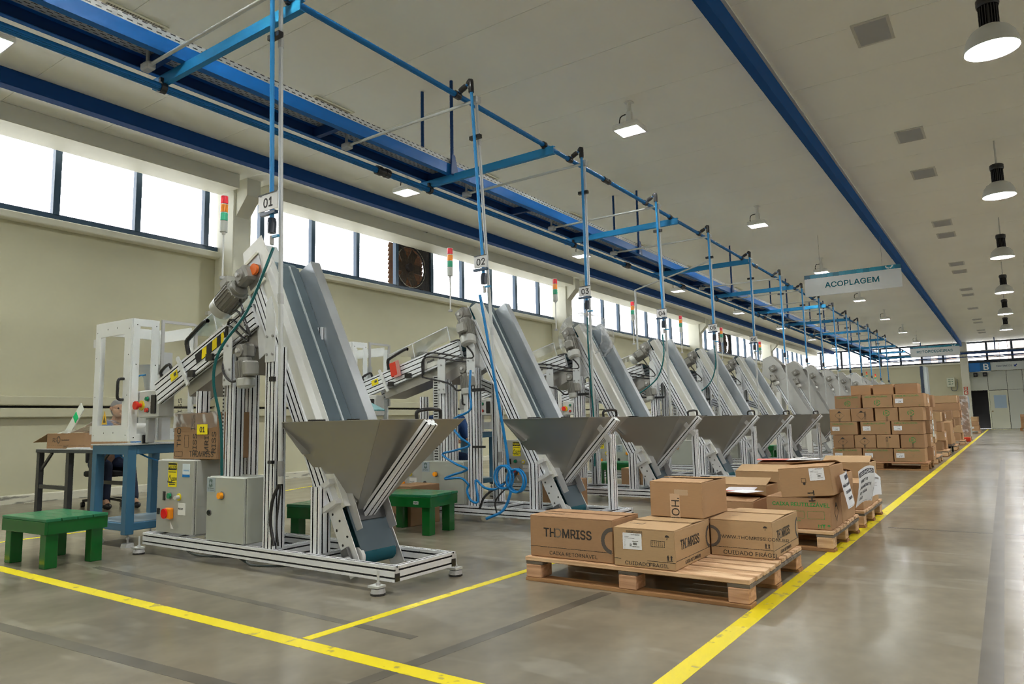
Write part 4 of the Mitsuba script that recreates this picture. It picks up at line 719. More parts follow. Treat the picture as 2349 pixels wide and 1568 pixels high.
# --- black work table with an open carton, plastic and a white strip
DKT = (.022, .024, .026)
t = thing('work_table', 'black steel framed work table at the left behind the green stool', 'table')
TX, TY = -8.93, 3.46
part(t, 'table_top', MB('matte', (.06, .065, .065)).add(box(TX, TX + 1.3, TY, TY + .7, .70, .735, .004)).add(box(TX, TX + 1.3, TY, TY + .7, .735, .74), (.5, .5, .48)))
for x in (TX + .03, TX + .74, TX + 1.26):
    for y in (TY + .04, TY + .66): part(t, 'leg', one(box(x - .035, x + .035, y - .025, y + .025, 0, .70), 'paint', DKT))
for y in (TY + .04, TY + .66):
    part(t, 'rail', one(box(TX + .03, TX + .74, y - .02, y + .02, .31, .35), 'paint', DKT)); part(t, 'brace', one(bar((TX + .05, y, .50), (TX + .32, y, .70), .02, .03), 'paint', DKT))
# --- cartons: body, flaps with a seam, printed faces
INK, GINK = (.045, .037, .033), (.04, .26, .07)
def carton(key, w, d, h, M, tone=0, prints=(), flaps=True, lift=(.0, .0), tape=None, tapes=True):
    """carton with origin at the centre of its base; prints: (face, draw) where draw(m, o, u, v, W, H) adds ink to the mesh m"""
    c = f'card{tone}'; b = MB(c).add(box(-w / 2, w / 2, -d / 2, d / 2, 0, h - .004, .004))
    part(key, 'body', b, None, M)
    if flaps:
        for s, l in ((-1, lift[0]), (1, lift[1])):
            y0, y1 = s * d / 2, s * .003
            part(key, 'flap', MB(c).add(plate([(-w / 2 + .002, y0, h - .003), (w / 2 - .002, y0, h - .003), (w / 2 - .003, y1, h - .002 + l), (-w / 2 + .003, y1, h - .002 + l * .6)], .004)), None, M)
    F = {'front': (V(-w / 2, -d / 2, 0), V(1, 0, 0), V(0, 0, 1), w, h), 'right': (V(w / 2, -d / 2, 0), V(0, 1, 0), V(0, 0, 1), d, h), 'top': (V(-w / 2, -d / 2, h), V(1, 0, 0), V(0, 1, 0), w, d), 'left': (V(-w / 2, d / 2, 0), V(0, -1, 0), V(0, 0, 1), d, h)}
    for face, name, bsdf, lab, draw in prints:
        o, u, v, W, H = F[face]; m = MB(bsdf); n = np.cross(u, v); draw(m, o + n * .0006, u, v, W, H); part(key, name, m, lab, M)
def ln(m, o, u, v, x0, y0, x1, y1, col=INK, z=.0006):
    n = np.cross(u, v); m.add(plate([o + u * x0 + v * y0 + n * z / 2, o + u * x1 + v * y0 + n * z / 2, o + u * x1 + v * y1 + n * z / 2, o + u * x0 + v * y1 + n * z / 2], z), col)
def rect_o(m, o, u, v, x0, y0, x1, y1, t=.002, col=INK):
    ln(m, o, u, v, x0, y0, x1, y0 + t, col); ln(m, o, u, v, x0, y1 - t, x1, y1, col); ln(m, o, u, v, x0, y0, x0 + t, y1, col); ln(m, o, u, v, x1 - t, y0, x1, y1, col)
def arrows(m, o, u, v, x, y, s, col=INK):
    for k in (0, 1): m.add(prism([(0 + k * s * .7 + a, b) for a, b in ((.12 * s, 0), (.38 * s, 0), (.38 * s, .6 * s), (.5 * s, .6 * s), (.25 * s, s), (0, .6 * s), (.12 * s, .6 * s))], o + u * x + v * y, u, v, .0006), col)
    ln(m, o, u, v, x, y - s * .16, x + s * 1.2, y - s * .08, col)
def umbrella(m, o, u, v, x, y, s, col=INK):
    t = np.linspace(0, PI, 12); m.add(prism([(s * .5 * math.cos(a), s * .5 * math.sin(a)) for a in t], o + u * x + v * y, u, v, .0006), col)
    ln(m, o, u, v, x - s * .04, y - s * .5, x + s * .04, y, col); ln(m, o, u, v, x - s * .16, y - s * .55, x + s * .04, y - s * .47, col)
def word(m, o, u, v, s, x, y, h, bold=True, col=INK, st=1.0, al='l'): m.add(text(s, h, o + u * x + v * y, u, v, bold, .0006, al, st), col)
LOGO = 'THOMRISS'
def logo_face(W0, cut=False):
    def f(m, o, u, v, W, H):
        h = H * .205; x = W * .17; y = H * .50
        word(m, o, u, v, 'TH', x, y, h, True, st=.92); x2 = x + h * 1.52
        m.add(ring(o + u * (x2 + h * .50) + v * (y + h * .5), u, v, h * .40, h * .53, 2.5, 8.45, .0006), (.16, .13, .11)); word(m, o, u, v, 'MRISS', x2 + h * 1.06, y, h, True, st=.92)
        m.add(ring(o + u * W * 1.0 + v * H * .52, u, v, H * .22, H * .31, PI * .5, PI * 1.45, .0006), (.10, .085, .075))
        ln(m, o, u, v, 0, H * .24, W, H * .25); word(m, o, u, v, 'CAIXA RETORN\u00c1VEL', W * .24, H * .07, H * .085, False, st=1.15)
    return f
def side_logo(m, o, u, v, W, H):
    h = H * .24; x = W * .14; y = H * .47
    word(m, o, u, v, 'TH', x, y, h, True, st=.80); x2 = x + h * 1.32; m.add(ring(o + u * (x2 + h * .42) + v * (y + h * .5), u, v, h * .40, h * .53, 2.5, 8.45, .0006), (.16, .13, .11)); word(m, o, u, v, 'MRISS', x2 + h * .94, y, h, True, st=.78)
    ln(m, o, u, v, 0, H * .22, W, H * .23); word(m, o, u, v, 'CAIXA RETORN\u00c1VEL', W * .25, H * .07, H * .085, False, st=1.0)
    m.add(ring(o + u * W * .99 + v * H * .52, u, v, H * .22, H * .31, PI * .55, PI * 1.45, .0006), (.10, .085, .075))
def web_face(m, o, u, v, W, H):
    word(m, o, u, v, 'WWW.THOMRISS.COM.BR', W * .18, H * .49, H * .085, False, st=1.22)
    m.add(ring(o + u * 0.0 + v * H * .52, u, v, H * .22, H * .30, -PI * .48, PI * .5, .0006), (.12, .10, .085))
    umbrella(m, o, u, v, W * .89, H * .82, H * .11); arrows(m, o, u, v, W * .87, H * .30, H * .12); ln(m, o, u, v, 0, H * .24, W, H * .25); word(m, o, u, v, 'CUIDADO FR\u00c1GIL', W * .20, H * .06, H * .105, False, st=1.2)
def label_face(m, o, u, v, W, H):
    umbrella(m, o, u, v, W * .88, H * .82, H * .11); arrows(m, o, u, v, W * .865, H * .25, H * .13); ln(m, o, u, v, 0, H * .19, W * .12, H * .2); ln(m, o, u, v, W * .55, H * .19, W, H * .2)
    word(m, o, u, v, 'CUIDADO', W * .18, H * .055, H * .09, False, st=1.2); word(m, o, u, v, 'FR\u00c1GIL', W * .58, H * .055, H * .09, False, st=1.2)
    for i in range(16): ln(m, o, u, v, W * (.22 + .017 * i), H * .80, W * (.226 + .017 * i), H * .93)
    rect_o(m, o, u, v, W * .62, H * .56, W * .84, H * .72, .0018)
    for i in range(6): ln(m, o, u, v, W * (.65 + .03 * i), H * .56, W * (.653 + .03 * i), H * .72)
def ship_label(x, y, w, h, big=True):
    def f(m, o, u, v, W, H):
        n = np.cross(u, v); o = o + n * .0008; X, Y = W * x, H * y; ln(m, o, u, v, X, Y, X + w, Y + h, (.80, .81, .84)); o = o + n * .0008
        for i in range(14): ln(m, o, u, v, X + w * (.42 + .035 * i), Y + h * .88, X + w * (.42 + .035 * i + (.02 if i % 3 else .01)), Y + h * .95, (.12, .12, .13))
        for i, yy in enumerate((.74, .66)): ln(m, o, u, v, X + w * .10, Y + h * yy, X + w * (.32 + .3 * i), Y + h * (yy + .03), (.25, .25, .27))
        for i in range(9): ln(m, o, u, v, X + w * (.55 + .022 * i), Y + h * .28, X + w * (.565 + .022 * i), Y + h * .42, (.1, .1, .1))
        ln(m, o, u, v, X + w * .5, Y + h * .48, X + w * .82, Y + h * .53, (.2, .2, .2)); ln(m, o, u, v, X + w * .5, Y + h * .16, X + w * .88, Y + h * .2, (.2, .2, .2))
        for i in range(6): ln(m, o, u, v, X + w * .06, Y + h * (.08 + .09 * i), X + w * (.12 + .02 * (i % 3)), Y + h * (.1 + .09 * i), (.4, .4, .42))
        if big: word(m, o, u, v, 'B', X + w * .36, Y + h * .18, h * .16, True, (.08, .08, .08))
    return f
def top_print(m, o, u, v, W, H):
    c = (.22, .17, .12)
    for i, yy in enumerate((.70, .77)): ln(m, o, u, v, W * .30, H * yy, W * (.85 - .12 * i), H * (yy + .015), c)
    rect_o(m, o, u, v, W * .28, H * .28, W * .5, H * .40, .0015, c); m.add(tube([o + u * W * .08 + v * H * .30 + V(0, 0, .001), o + u * W * .30 + v * H * .26 + V(0, 0, .001), o + u * W * .32 + v * H * .34 + V(0, 0, .001)], .002, 5), c)
# ================================================================== pallets and cartons
def pallet_proto(w, d, tone='wood_light', blk='wood_pink'):
    P = Proto(); n = 9; ys = [0, .105, .235, .36, .485, .61, .735, .86, d - .12]; ws = [.10, .105, .095, .09, .09, .09, .09, .09, .12]
    for i, (y, a) in enumerate(zip(ys, ws)): P.add('top_board', MB(tone).add(box(0, w + .006 * math.sin(7 * i), y, y + a, .115 + .0008 * (i % 3), .137 + .0008 * (i % 3), .003)))
    for x in (0, w / 2 - .055, w - .115): P.add('stringer_board', MB('wood_grey' if tone == 'wood_light' else 'wood_brown').add(box(x, x + .115, .01, d - .01, .094, .114, .002)))
    for x in (0, w / 2 - .055, w - .115):
        for y in (.005, d / 2 - .06, d - .125): P.add('block', MB(blk).add(box(x + .004, x + .108, y, y + .12, .021, .094, .004)))
    for y in (.0, d / 2 - .05, d - .1): P.add('bottom_board', MB('wood_brown').add(box(0, w, y + .003, y + .098, 0, .020, .002)))
    return P
pp = pallet_proto(1.31, 1.06); pq = pallet_proto(1.31, 1.0, 'wood_light', 'wood_light')
def M(x, y, z, a=0.0, rx=0.0, ry=0.0):
    return T4().translate([x, y, z]).rotate([0, 0, 1], math.degrees(a)).rotate([1, 0, 0], math.degrees(rx)).rotate([0, 1, 0], math.degrees(ry))
def crt(label, w, d, h, m, tone=0, prints=(), group=None, **k):
    t = thing('carton', label, 'carton', group); carton(t, w, d, h, m, tone, prints, **k); return t
ZP = .139
t = thing('pallet', 'wooden pallet with pale new boards under the four nearest cartons', 'pallet'); inst(pp, t, t=(-2.41, 3.535, 0))
mt = 'matte'
crt('wide carton at the left end of the nearest pallet with large dark lettering', .545, .335, .235, M(-2.118, 3.735, ZP, .0), 1, [('front', 'lettering', mt, 'dark print', logo_face(0)), ('top', 'top_print', mt, None, top_print)], lift=(.002, .006))
crt('carton end-on with a white address label, middle front of the nearest pallet', .352, .53, .205, M(-1.658, 3.815, ZP, .01), 2, [('front', 'lettering', mt, 'dark print', label_face), ('right', 'lettering', mt, 'dark print', side_logo), ('front', 'address_label', mt, 'white address label', ship_label(.16, .45, .11, .085)), ('top', 'top_print', mt, None, top_print)], lift=(.003, .008))
crt('carton on the right of the nearest pallet printed with a web address', .352, .56, .205, M(-1.305, 4.365, ZP, .0), 2, [('front', 'lettering', mt, 'dark print', web_face), ('right', 'lettering', mt, 'dark print', side_logo), ('top', 'top_print', mt, None, top_print)], lift=(.006, .010))
crt('carton hidden under the upper carton at the back of the nearest pallet', .34, .50, .205, M(-1.663, 4.337, ZP), 1)
def vert(s, x, y, h):
    def f(m, o, u, v, W, H):
        ln(m, o, u, v, W * x - h * .55, 0, W * x + h * .75, H * .66, (.58, .40, .26)); n = np.cross(u, v); word(m, o + n * .001, -v, u, s, -(H * y), W * x - h * .35, h, False)
        ln(m, o, u, v, W * .48, H * .62, W * .74, H * .78, (.50, .36, .24))
    return f
crt('plain carton lying on top of the nearest pallet with a strip of sideways lettering', .325, .40, .205, M(-1.645, 4.20, ZP + .211, -.02), 0, [('front', 'lettering', mt, 'dark sideways print', vert('\u02c8HOMR', .47, .56, .047))], lift=(.004, .012))
# second pallet
t = thing('pallet', 'second pallet from the camera, weathered boards, loaded with opened cartons', 'pallet'); inst(pq, t, t=(-2.36, 5.26, 0))
def reuse_big(m, o, u, v, W, H):
    word(m, o, u, v, 'CAIXA REUTILIZ\u00c1VEL', W * .09, H * .72, H * .115, True, GINK, 1.06)
    for x in (.33, .64): rect_o(m, o, u, v, W * x, H * .33, W * (x + .26), H * .57, .0015, GINK)
    word(m, o, u, v, 'THIS BOX', W * .38, H * .235, H * .045, True, GINK)
    arrows(m, o, u, v, W * .79, H * .07, H * .10, GINK); m.add(prism([(-.013, .024), (.013, .024), (.003, .010), (.003, .003), (.009, 0), (-.009, 0), (-.003, .003), (-.003, .010)], o + u * W * .88 + v * H * .06, u * 1, v * 1, .0006), GINK); umbrella(m, o, u, v, W * .955, H * .12, H * .09, GINK)
def diamond(m, o, u, v, W, H, cx=.5, cy=.5, s=.3, col=INK):
    c = o + u * W * cx + v * H * cy; s = s * H
    for (a, b), (e, f) in (((0, 1), (1, 0)), ((1, 0), (0, -1)), ((0, -1), (-1, 0)), ((-1, 0), (0, 1))):
        p, q = c + (u * a + v * b) * s, c + (u * e + v * f) * s; m.add(bar(p, q, .004, .0012, up=np.cross(u, v)), col)
    m.add(prism([(-.42 * s, .55 * s), (.42 * s, .55 * s), (0, s)], c, u, v, .0006), col)
crt('carton with green lettering at the front right corner of the second pallet', .43, .36, .215, M(-1.28, 5.485, ZP), 1, [('front', 'lettering', mt, 'green print', reuse_big), ('right', 'lettering', mt, None, lambda m, o, u, v, W, H: diamond(m, o, u, v, W, H))])
def th(m, o, u, v, W, H):
    n = np.cross(u, v); word(m, o + n * .001, -v, u, 'TH', -H * .22, W * .52, .042, True); rect_o(m, o, u, v, W * .43, H * .48, W * .52, H * .62, .0025); m.add(cyl(o + u * W * .48 + v * H * .44, o + u * W * .48 + v * H * .44 + n * .001, .009, n=12), INK)
crt('tilted carton with a white address label on top of the green-lettered carton', .35, .40, .205, M(-1.205, 5.50, ZP + .222, -.03, .0, -.085), 0, [('front', 'address_label', mt, 'white address label', ship_label(.60, .53, .10, .085, False)), ('front', 'lettering', mt, 'dark print', th)], lift=(.012, .03))
crt('open low carton with loose flaps behind the plain upper carton', .50, .42, .165, M(-1.86, 5.56, ZP, .02), 1, [], lift=(.01, .04))
crt('open carton with a torn lid behind the loose flaps on the second pallet', .52, .30, .24, M(-1.90, 6.02, ZP, -.04), 2, [], lift=(.05, .02))
crt('tall carton at the aisle side of the second pallet behind the white notices', .40, .52, .35, M(-1.27, 5.96, ZP, .0), 0, [], lift=(.01, .03))
def sheet(pts_fn, nu, nv, th=.0012):
    g = np.array([[pts_fn(i / nu, j / nv) for i in range(nu + 1)] for j in range(nv + 1)]); v = g.reshape(-1, 3); f = []
    for j in range(nv):
        for i in range(nu): k = j * (nu + 1) + i; f += [[k, k + 1, k + nu + 2], [k, k + nu + 2, k + nu + 1]]
    return v, np.array(f)
def paper(name, label, fn, lines, head, hx=.0):
    t = thing('notice', label, 'notice', None); m = MB(mt, (.80, .81, .85)).add(sheet(fn, 10, 10)); part(t, 'sheet', m)
    ink = MB(mt, (.06, .06, .08))
    def on(s, x, y, w, h, col=None):
        v, f = text(s, 1.0, (0, 0, 0), (1, 0, 0), (0, 1, 0), True, .001); v = np.array(v); v[:, 0] = (v[:, 0] - v[:, 0].min()) / (np.ptp(v[:, 0]) + 1e-9) * w + x; v[:, 1] = v[:, 1] * h + y
        P = np.array([fn(min(max(a, 0), 1), min(max(b, 0), 1)) for a, b in v[:, :2]]); e = .01
        N = np.array([np.cross(fn(min(a + e, 1), b) - V(*fn(a, b)) + 1e-9, fn(a, min(b + e, 1)) - V(*fn(a, b)) + 1e-9) for a, b in np.clip(v[:, :2], 0, .98)]); N /= np.linalg.norm(N, axis=1, keepdims=True) + 1e-9
        ink.add((P + N * (.0008 + .8 * v[:, 2:3]), f), col)
    def blk(x0, y0, x1, y1, col=None):
        mm = sheet(lambda a, b: fn(x0 + (x1 - x0) * a, y0 + (y1 - y0) * b), 6, 3); e = .01
        a0 = V(*fn((x0 + x1) / 2, (y0 + y1) / 2)); N = unit(np.cross(V(*fn((x0 + x1) / 2 + e, (y0 + y1) / 2)) - a0, V(*fn((x0 + x1) / 2, (y0 + y1) / 2 + e)) - a0)); ink.add((mm[0] + N * .0006, mm[1]), col)
    blk(hx, .80, .92, .93)
    if head: on(head, hx + .06, .83, .8 - hx, .07, (.8, .81, .85))
    for s, x, y, w in lines: on(s, x, y, w, .075)
    for q in ((.03, .03, .97, .036), (.955, .03, .965, .95)): blk(*q)
    part(t, 'print', ink, 'dark print'); return t
paper('n', 'narrow white notice hanging beside the tilted carton on the second pallet', lambda a, b: V(-1.005 + .03 * (1 - b) + .012 * math.sin(3 * a), 5.36 + .24 * a + .07 * (1 - b), .275 + .235 * b + .02 * a), [('N\u00c3O USAR AT\u00c9', .06, .62, .84), ('SEGUNDA', .16, .42, .62), ('ORDEM', .24, .22, .46)], '', .35)
paper('n', 'large curled white notice hanging on the tall carton of the second pallet', lambda a, b: V(-.985 + .05 * math.sin(1.6 * b) + .05 * a, 5.66 + .40 * a + .10 * (1 - b), .245 + .27 * b + .03 * math.sin(2.6 * a)), [('RETO', .16, .62, .40), ('AMENTE', .12, .45, .66), ('O DIA', .14, .29, .42), ('22', .16, .13, .18)], 'ICA\u00c7\u00c3O', .04)
t = thing('paper', 'curled white sheet with faint print behind the large notice', 'paper'); part(t, 'sheet', MB(mt, (.78, .80, .85)).add(sheet(lambda a, b: V(-.96 + .03 * a, 6.12 + .52 * a, .26 + .24 * b - .10 * a * b + .02 * math.sin(3 * a)), 8, 6)))
part(t, 'print', MB(mt, (.3, .3, .32)).add(bar((-.938, 6.2, .44), (-.925, 6.5, .405), .002, .014)).add(bar((-.94, 6.2, .395), (-.93, 6.42, .375), .002, .004)).add(bar((-.94, 6.22, .375), (-.93, 6.42, .355), .002, .004)))
for i, (x, y, z, c, w, a) in enumerate(((-1.98, 5.62, .353, (.72, .20, .18), .30, .3), (-1.72, 5.56, .356, (.78, .79, .84), .18, -.4), (-1.80, 5.70, .358, (.60, .58, .62), .22, .1))):
    solo('paper_sheet', one(obox(V(x, y, z), rotz(a).T @ rotx(.06 * (i - 1)).T, V(w / 2, .10, .0015)), mt, c), ('red sheet on the flaps of the open low carton', 'small white sheet on the flaps beside the red sheet', 'grey sheet between the red and white sheets')[i], 'paper')
# third pallet
t = thing('pallet', 'third pallet from the camera, mostly hidden behind the notices', 'pallet'); inst(pq, t, t=(-2.36, 6.50, 0))
crt('carton at the aisle side of the third pallet behind the curled notice', .42, .50, .22, M(-1.27, 6.80, ZP), 0, [])
crt('carton with a crumpled lid on the far left of the third pallet, papers on top', .52, .44, .345, M(-1.78, 7.22, ZP, .02), 3, [], lift=(.02, .0))
crt('open carton in the middle of the third pallet with raised flaps', .50, .40, .30, M(-1.86, 6.76, ZP, -.02), 2, [], lift=(.05, .03))
crt('carton behind the curled notice with a high torn flap', .40, .36, .36, M(-1.27, 7.26, ZP), 2, [], lift=(.05, .02))
for i, (x, y, z, c, w, a) in enumerate(((-1.90, 7.15, .512, (.74, .22, .20), .34, .2), (-1.62, 7.10, .52, (.80, .81, .84), .26, -.2), (-1.75, 7.25, .516, (.8, .78, .78), .2, .5))):
    solo('paper_sheet', one(obox(V(x, y, z), rotz(a).T @ roty(-.05 * i).T, V(w / 2, .11, .0015)), mt, c), ('red sheet on the crumpled carton of the third pallet', 'white sheet on the crumpled carton of the third pallet', 'pale sheet under the white one on the third pallet')[i], 'paper')
# tall stack
t = thing('pallet', 'reddish pallet under the tall stack of green-printed cartons', 'pallet'); inst(pallet_proto(1.42, 1.05, 'wood_pink', 'wood_brown'), t, t=(-2.58, 13.38, 0))
def reuse(lab):
    def f(m, o, u, v, W, H):
        word(m, o, u, v, 'CAIXA REUTILIZ\u00c1VEL', W * .09, H * .78, H * .105, True, GINK, 1.0); rect_o(m, o, u, v, W * .36, H * .32, W * .60, H * .56, .0015, (.22, .26, .15)); rect_o(m, o, u, v, W * .64, H * .32, W * .88, H * .56, .0015, (.22, .26, .15)); arrows(m, o, u, v, W * .82, H * .08, H * .07, GINK)
    return f
def rlogo(big):
    def f(m, o, u, v, W, H):
        if big: word(m, o, u, v, 'CAIXA REUTILIZ\u00c1VEL', W * .09, H * .78, H * .105, True, GINK, 1.0); arrows(m, o, u, v, W * .82, H * .08, H * .07, GINK)
        c = o + u * W * .5 + v * H * (.38 if big else .58); r = H * .22
        for k in range(3): m.add(ring(c, u, v, r * .78, r, k * 2.094 + .2, k * 2.094 + 1.9, .0006), GINK)
        m.add(text('R', r * .85, c - v * r * .42, u, v, True, .0006, 'c'), GINK)
        if not big: n = np.cross(u, v); word(m, o + n * .001, -v, u, 'RISS', -H * .34, W * .47, H * .11, True)
    return f
def dia(rot, s):
    def f(m, o, u, v, W, H):
        diamond(m, o, u, v, W, H, .47, .48, .34)
        n = np.cross(u, v)
        if rot: word(m, o + n * .001, v, -u, 'THOMR', H * .12, -W * .68, H * .12, True)
        else: word(m, o, u, v, 'Y', W * .44, H * .42, H * .12, True)
        if not rot: word(m, o + n * .001, -v, u, s, -H * .30, W * .43, H * .11, True)
    return f
def mid(m, o, u, v, W, H):
    n = np.cross(u, v); word(m, o + n * .001, -v, u, 'RISS', -H * .84, W * .42, H * .12, True); ln(m, o, u, v, W * .42, 0, W * .54, H * .40, (.33, .21, .11)); m.add(cyl(o + u * W * .60 + v * H * .8, o + u * W * .60 + v * H * .8 + n * .001, .012, n=10), INK)
ROWS = [[(-2.585, .455, 'u'), (-2.115, .455, 'u'), (-1.645, .45, 'u')], [(-2.565, .325, 'd'), (-2.228, .33, 'd'), (-1.882, .335, 'm'), (-1.53, .345, 'r')], [(-2.60, .43, 'u'), (-2.12, .45, 'u'), (-1.65, .46, 'u')],
        [(-2.60, .335, 'd'), (-2.25, .34, 'x'), (-1.88, .345, 'r'), (-1.52, .35, 'r')], [(-2.50, .41, 'R'), (-2.06, .45, 'R'), (-1.60, .455, 'u')], [(-2.25, .31, 'p'), (-1.90, .31, 'p'), (-1.56, .33, 'p')]]
RN = ['bottom row', 'second row from the floor', 'third row from the floor', 'fourth row from the floor', 'fifth row from the floor', 'loose top row']
z = ZP
for r, row in enumerate(ROWS):
    hh = .223 if r < 5 else .17
    for i, (x, w, kind) in enumerate(row):
        pos = ('left', 'middle', 'right')[i] if len(row) == 3 else ('leftmost', 'second from left', 'third from left', 'rightmost')[i]
        pr = {'u': [('front', 'lettering', mt, 'green print', reuse(1)), ('front', 'address_label', mt, 'white label', ship_label(.07, .30, .12, .075))], 'r': [('front', 'lettering', mt, 'print', rlogo(False))], 'R': [('front', 'lettering', mt, 'green print', rlogo(True))],
              'd': [('front', 'lettering', mt, 'dark print', dia(False, 'IRISS'))], 'x': [('front', 'lettering', mt, 'dark print', dia(True, ''))], 'm': [('front', 'lettering', mt, 'dark print', mid)], 'p': []}[kind]
        crt(f'carton in the {RN[r]} of the tall stack, {pos} one', w, .47, hh, M(x + w / 2, 13.62 + .012 * math.sin(5 * r + 3 * i) + (.12 if r == 5 else 0), z, .012 * math.sin(3 * r + i)), (0, 1, 0)[(r + i) % 3], pr, 'cartons of the tall stack', flaps=r > 3)
    if r < 5: crt(f'carton at the aisle side behind the {RN[r]} of the tall stack', .46, .50, hh, M(-1.36 + .012 * math.cos(4 * r), 14.13, z), (1, 0, 3)[r % 3], [('right', 'address_label', mt, 'white label', ship_label(.3, .3, .1, .09, False))], 'cartons of the tall stack', flaps=r > 3)
    z += hh + .002
# pallets and stacks further along the yellow line
FAR = [(15.1, 1.15, 5, .225, 1.05, 'second stack beyond the tall stack', 0), (17.7, 1.0, 4, .20, .72, 'third stack along the aisle', 3), (20.6, 1.1, 4, .21, .75, 'fourth stack along the aisle', 0), (24.2, 1.1, 6, .215, .9, 'fifth stack along the aisle', 1), (38.0, 1.0, 3, .2, .8, 'last stack before the far wall', 0)]
for y, d, n, h, w, nm, tone in FAR:
    t = thing('pallet', f'pallet under the {nm}', 'pallet'); inst(pallet_proto(w + .05, d, 'wood_light', 'wood_light'), t, t=(-1.20 - w, y, 0)); z = ZP
    for r in range(n):
        for j, yy in enumerate((y + .27, y + .27 + .52) if d > .9 else (y + .3,)):
            off = .03 * math.sin(r * 2.3 + j * 1.7 + y)
            crt(f'carton in row {ORD[r]} of the {nm}, {"near" if j == 0 else "far"} one', w * .9, .48, h, M(-1.22 - w * .45 + off, yy, z), (tone + r + j) % 4, [('front', 'address_label', mt, 'white label', ship_label(.55, .35, .14, .09, False))] if (r + j) % 3 == 0 else ([('right', 'address_label', mt, 'white label', ship_label(.3, .35, .12, .09, False))] if r % 2 else []), f'cartons of the {nm}', flaps=r == n - 1)
        z += h + .002
t = thing('poster', 'green and white sheet standing against the second stack', 'poster'); part(t, 'sheet', MB(mt, (.72, .76, .76)).add(box(-1.215, -1.185, 15.0, 15.03, .50, .92)).add(box(-1.185, -1.18, 15.0, 15.24, .50, .92)).add(box(-1.19, -1.184, 14.98, 15.0, .48, .94), (.02, .15, .06)))
part(t, 'print', MB(mt, (.2, .24, .25)).add(box(-1.18, -1.178, 15.05, 15.2, .80, .84)).add(box(-1.18, -1.178, 15.05, 15.2, .70, .74)).add(box(-1.18, -1.178, 15.05, 15.2, .6, .64)))
t = thing('pallet', 'pallet under the film-wrapped load', 'pallet'); inst(pallet_proto(1.1, 1.2, 'wood_light', 'wood_light'), t, t=(-2.25, 28.0, 0)); z = ZP
for r in range(6):
    for j in (0, 1): crt(f'carton in the {ORD[r]} layer of the film-wrapped load, {"left" if j else "right"} one', .52, 1.1, .222, M(-1.43 - .54 * j, 28.6, z), (1, 3)[r % 2], [], 'cartons of the wrapped load', flaps=False)
    z += .224
solo('stretch_film', MB('film').add(obox(V(-1.70, 28.6, .82), I3, V(.57, .60, .685), .03)), 'shiny stretch film wrapped around the load beyond the stacks', 'film')
solo('red_crate', one(box(-1.45, -1.12, 27.3, 27.75, 0, .13, .02), 'gloss', (.55, .04, .02)), 'low red crate on the floor in front of the wrapped load', 'crate')
t = thing('hand_truck', 'small platform truck with black wheels beside the third stack', 'hand truck')
part(t, 'platform', one(box(-1.32, -1.16, 19.3, 20.3, .16, .20), 'matte', (.15, .12, .10))); part(t, 'load', one(box(-1.31, -1.17, 19.32, 20.28, .2, .72, .01), 'card0')) 
for y in (19.4, 20.2): part(t, 'wheel', one(cyl((-1.27, y, .08), (-1.19, y, .08), .08, n=16), 'gloss', BLACK), 'black wheel')
t = thing('pallet', 'small pallet at the right edge before the far wall', 'pallet'); inst(pallet_proto(1.0, 1.0, 'wood_brown', 'wood_brown'), t, t=(.32, 42.6, 0))
crt('lower carton on the small pallet at the right edge', .8, .7, .28, M(.78, 43.1, ZP), 0, [('front', 'lettering', mt, 'dark panel', lambda m, o, u, v, W, H: ln(m, o, u, v, W * .2, H * .2, W * .9, H * .75, (.05, .06, .1)))])
crt('upper carton on the small pallet at the right edge', .8, .7, .26, M(.78, 43.1, ZP + .284), 1, [('front', 'lettering', mt, 'blue panel', lambda m, o, u, v, W, H: ln(m, o, u, v, W * .4, H * .15, W * .9, H * .75, (.2, .28, .4)))], lift=(.12, .12))
# wrapped carton on the nearest control cabinet
t = thing('carton', 'film-wrapped carton with a yellow 01 label standing on the nearest control cabinet', 'carton')
def wrapf(m, o, u, v, W, H):
    n = np.cross(u, v)
    for s, x, y, h in (('THOMRISS', .17, .25, .050), ('RISS', .55, .08, .05), ('MRISS', .82, .10, .05), ('RISS', 1.0, .12, .05), ('ISS', .5, .62, .05)): word(m, o + n * .0005, v, -u, s, H * y, -min(W * x, W * .98), h, False)
    word(m, o, u, v, 'THOMRISS', W * .38, H * .05, .042, False); rect_o(m, o, u, v, W * .03, H * .05, W * .22, H * .16, .002); rect_o(m, o, u, v, W * .26, H * .25, W * .36, H * .52, .002)
    ln(m, o, u, v, W * .0, H * .60, W, H * .605, (.25, .15, .09))
def wrapl(m, o, u, v, W, H):
    n = np.cross(u, v)
    for i in range(5): ln(m, o, u, v, W * (.12 + .18 * i), H * .08, W * (.17 + .18 * i), H * (.5 + .05 * (i % 2)), (.16, .11, .08))
    ln(m, o, u, v, 0, H * .52, W, H * .53, (.2, .12, .08))
CM = M(-4.905, 3.065, .704, .0)
carton(t, .56, .26, .335, CM, 3, [('front', 'lettering', mt, 'dark print', wrapf), ('left', 'lettering', mt, 'dark print', wrapl), ('front', 'yellow_label', mt, 'yellow 01 label', lambda m, o, u, v, W, H: (ln(m, o + np.cross(u, v) * .004, u, v, W * .56, H * .53, W * .80, H * .75, (.86, .72, .02)), word(m, o + np.cross(u, v) * .005, u, v, '01', W * .62, H * .58, H * .115, True)))])
part(t, 'stretch_film', MB('film').add(sheet(lambda a, b: V(-.284 + .568 * a, -.1335 - .002 * math.sin(9 * a), .225 + .115 * b + .012 * math.sin(7 * a)), 16, 3)).add(sheet(lambda a, b: V(-.284, .135 - .27 * a, .2 + .14 * b), 6, 3)).add(sheet(lambda a, b: V(-.284 + .568 * a, -.134 + .268 * b, .34 + .006 * math.sin(11 * a + 5 * b)), 14, 6)), 'clear stretch film', CM)
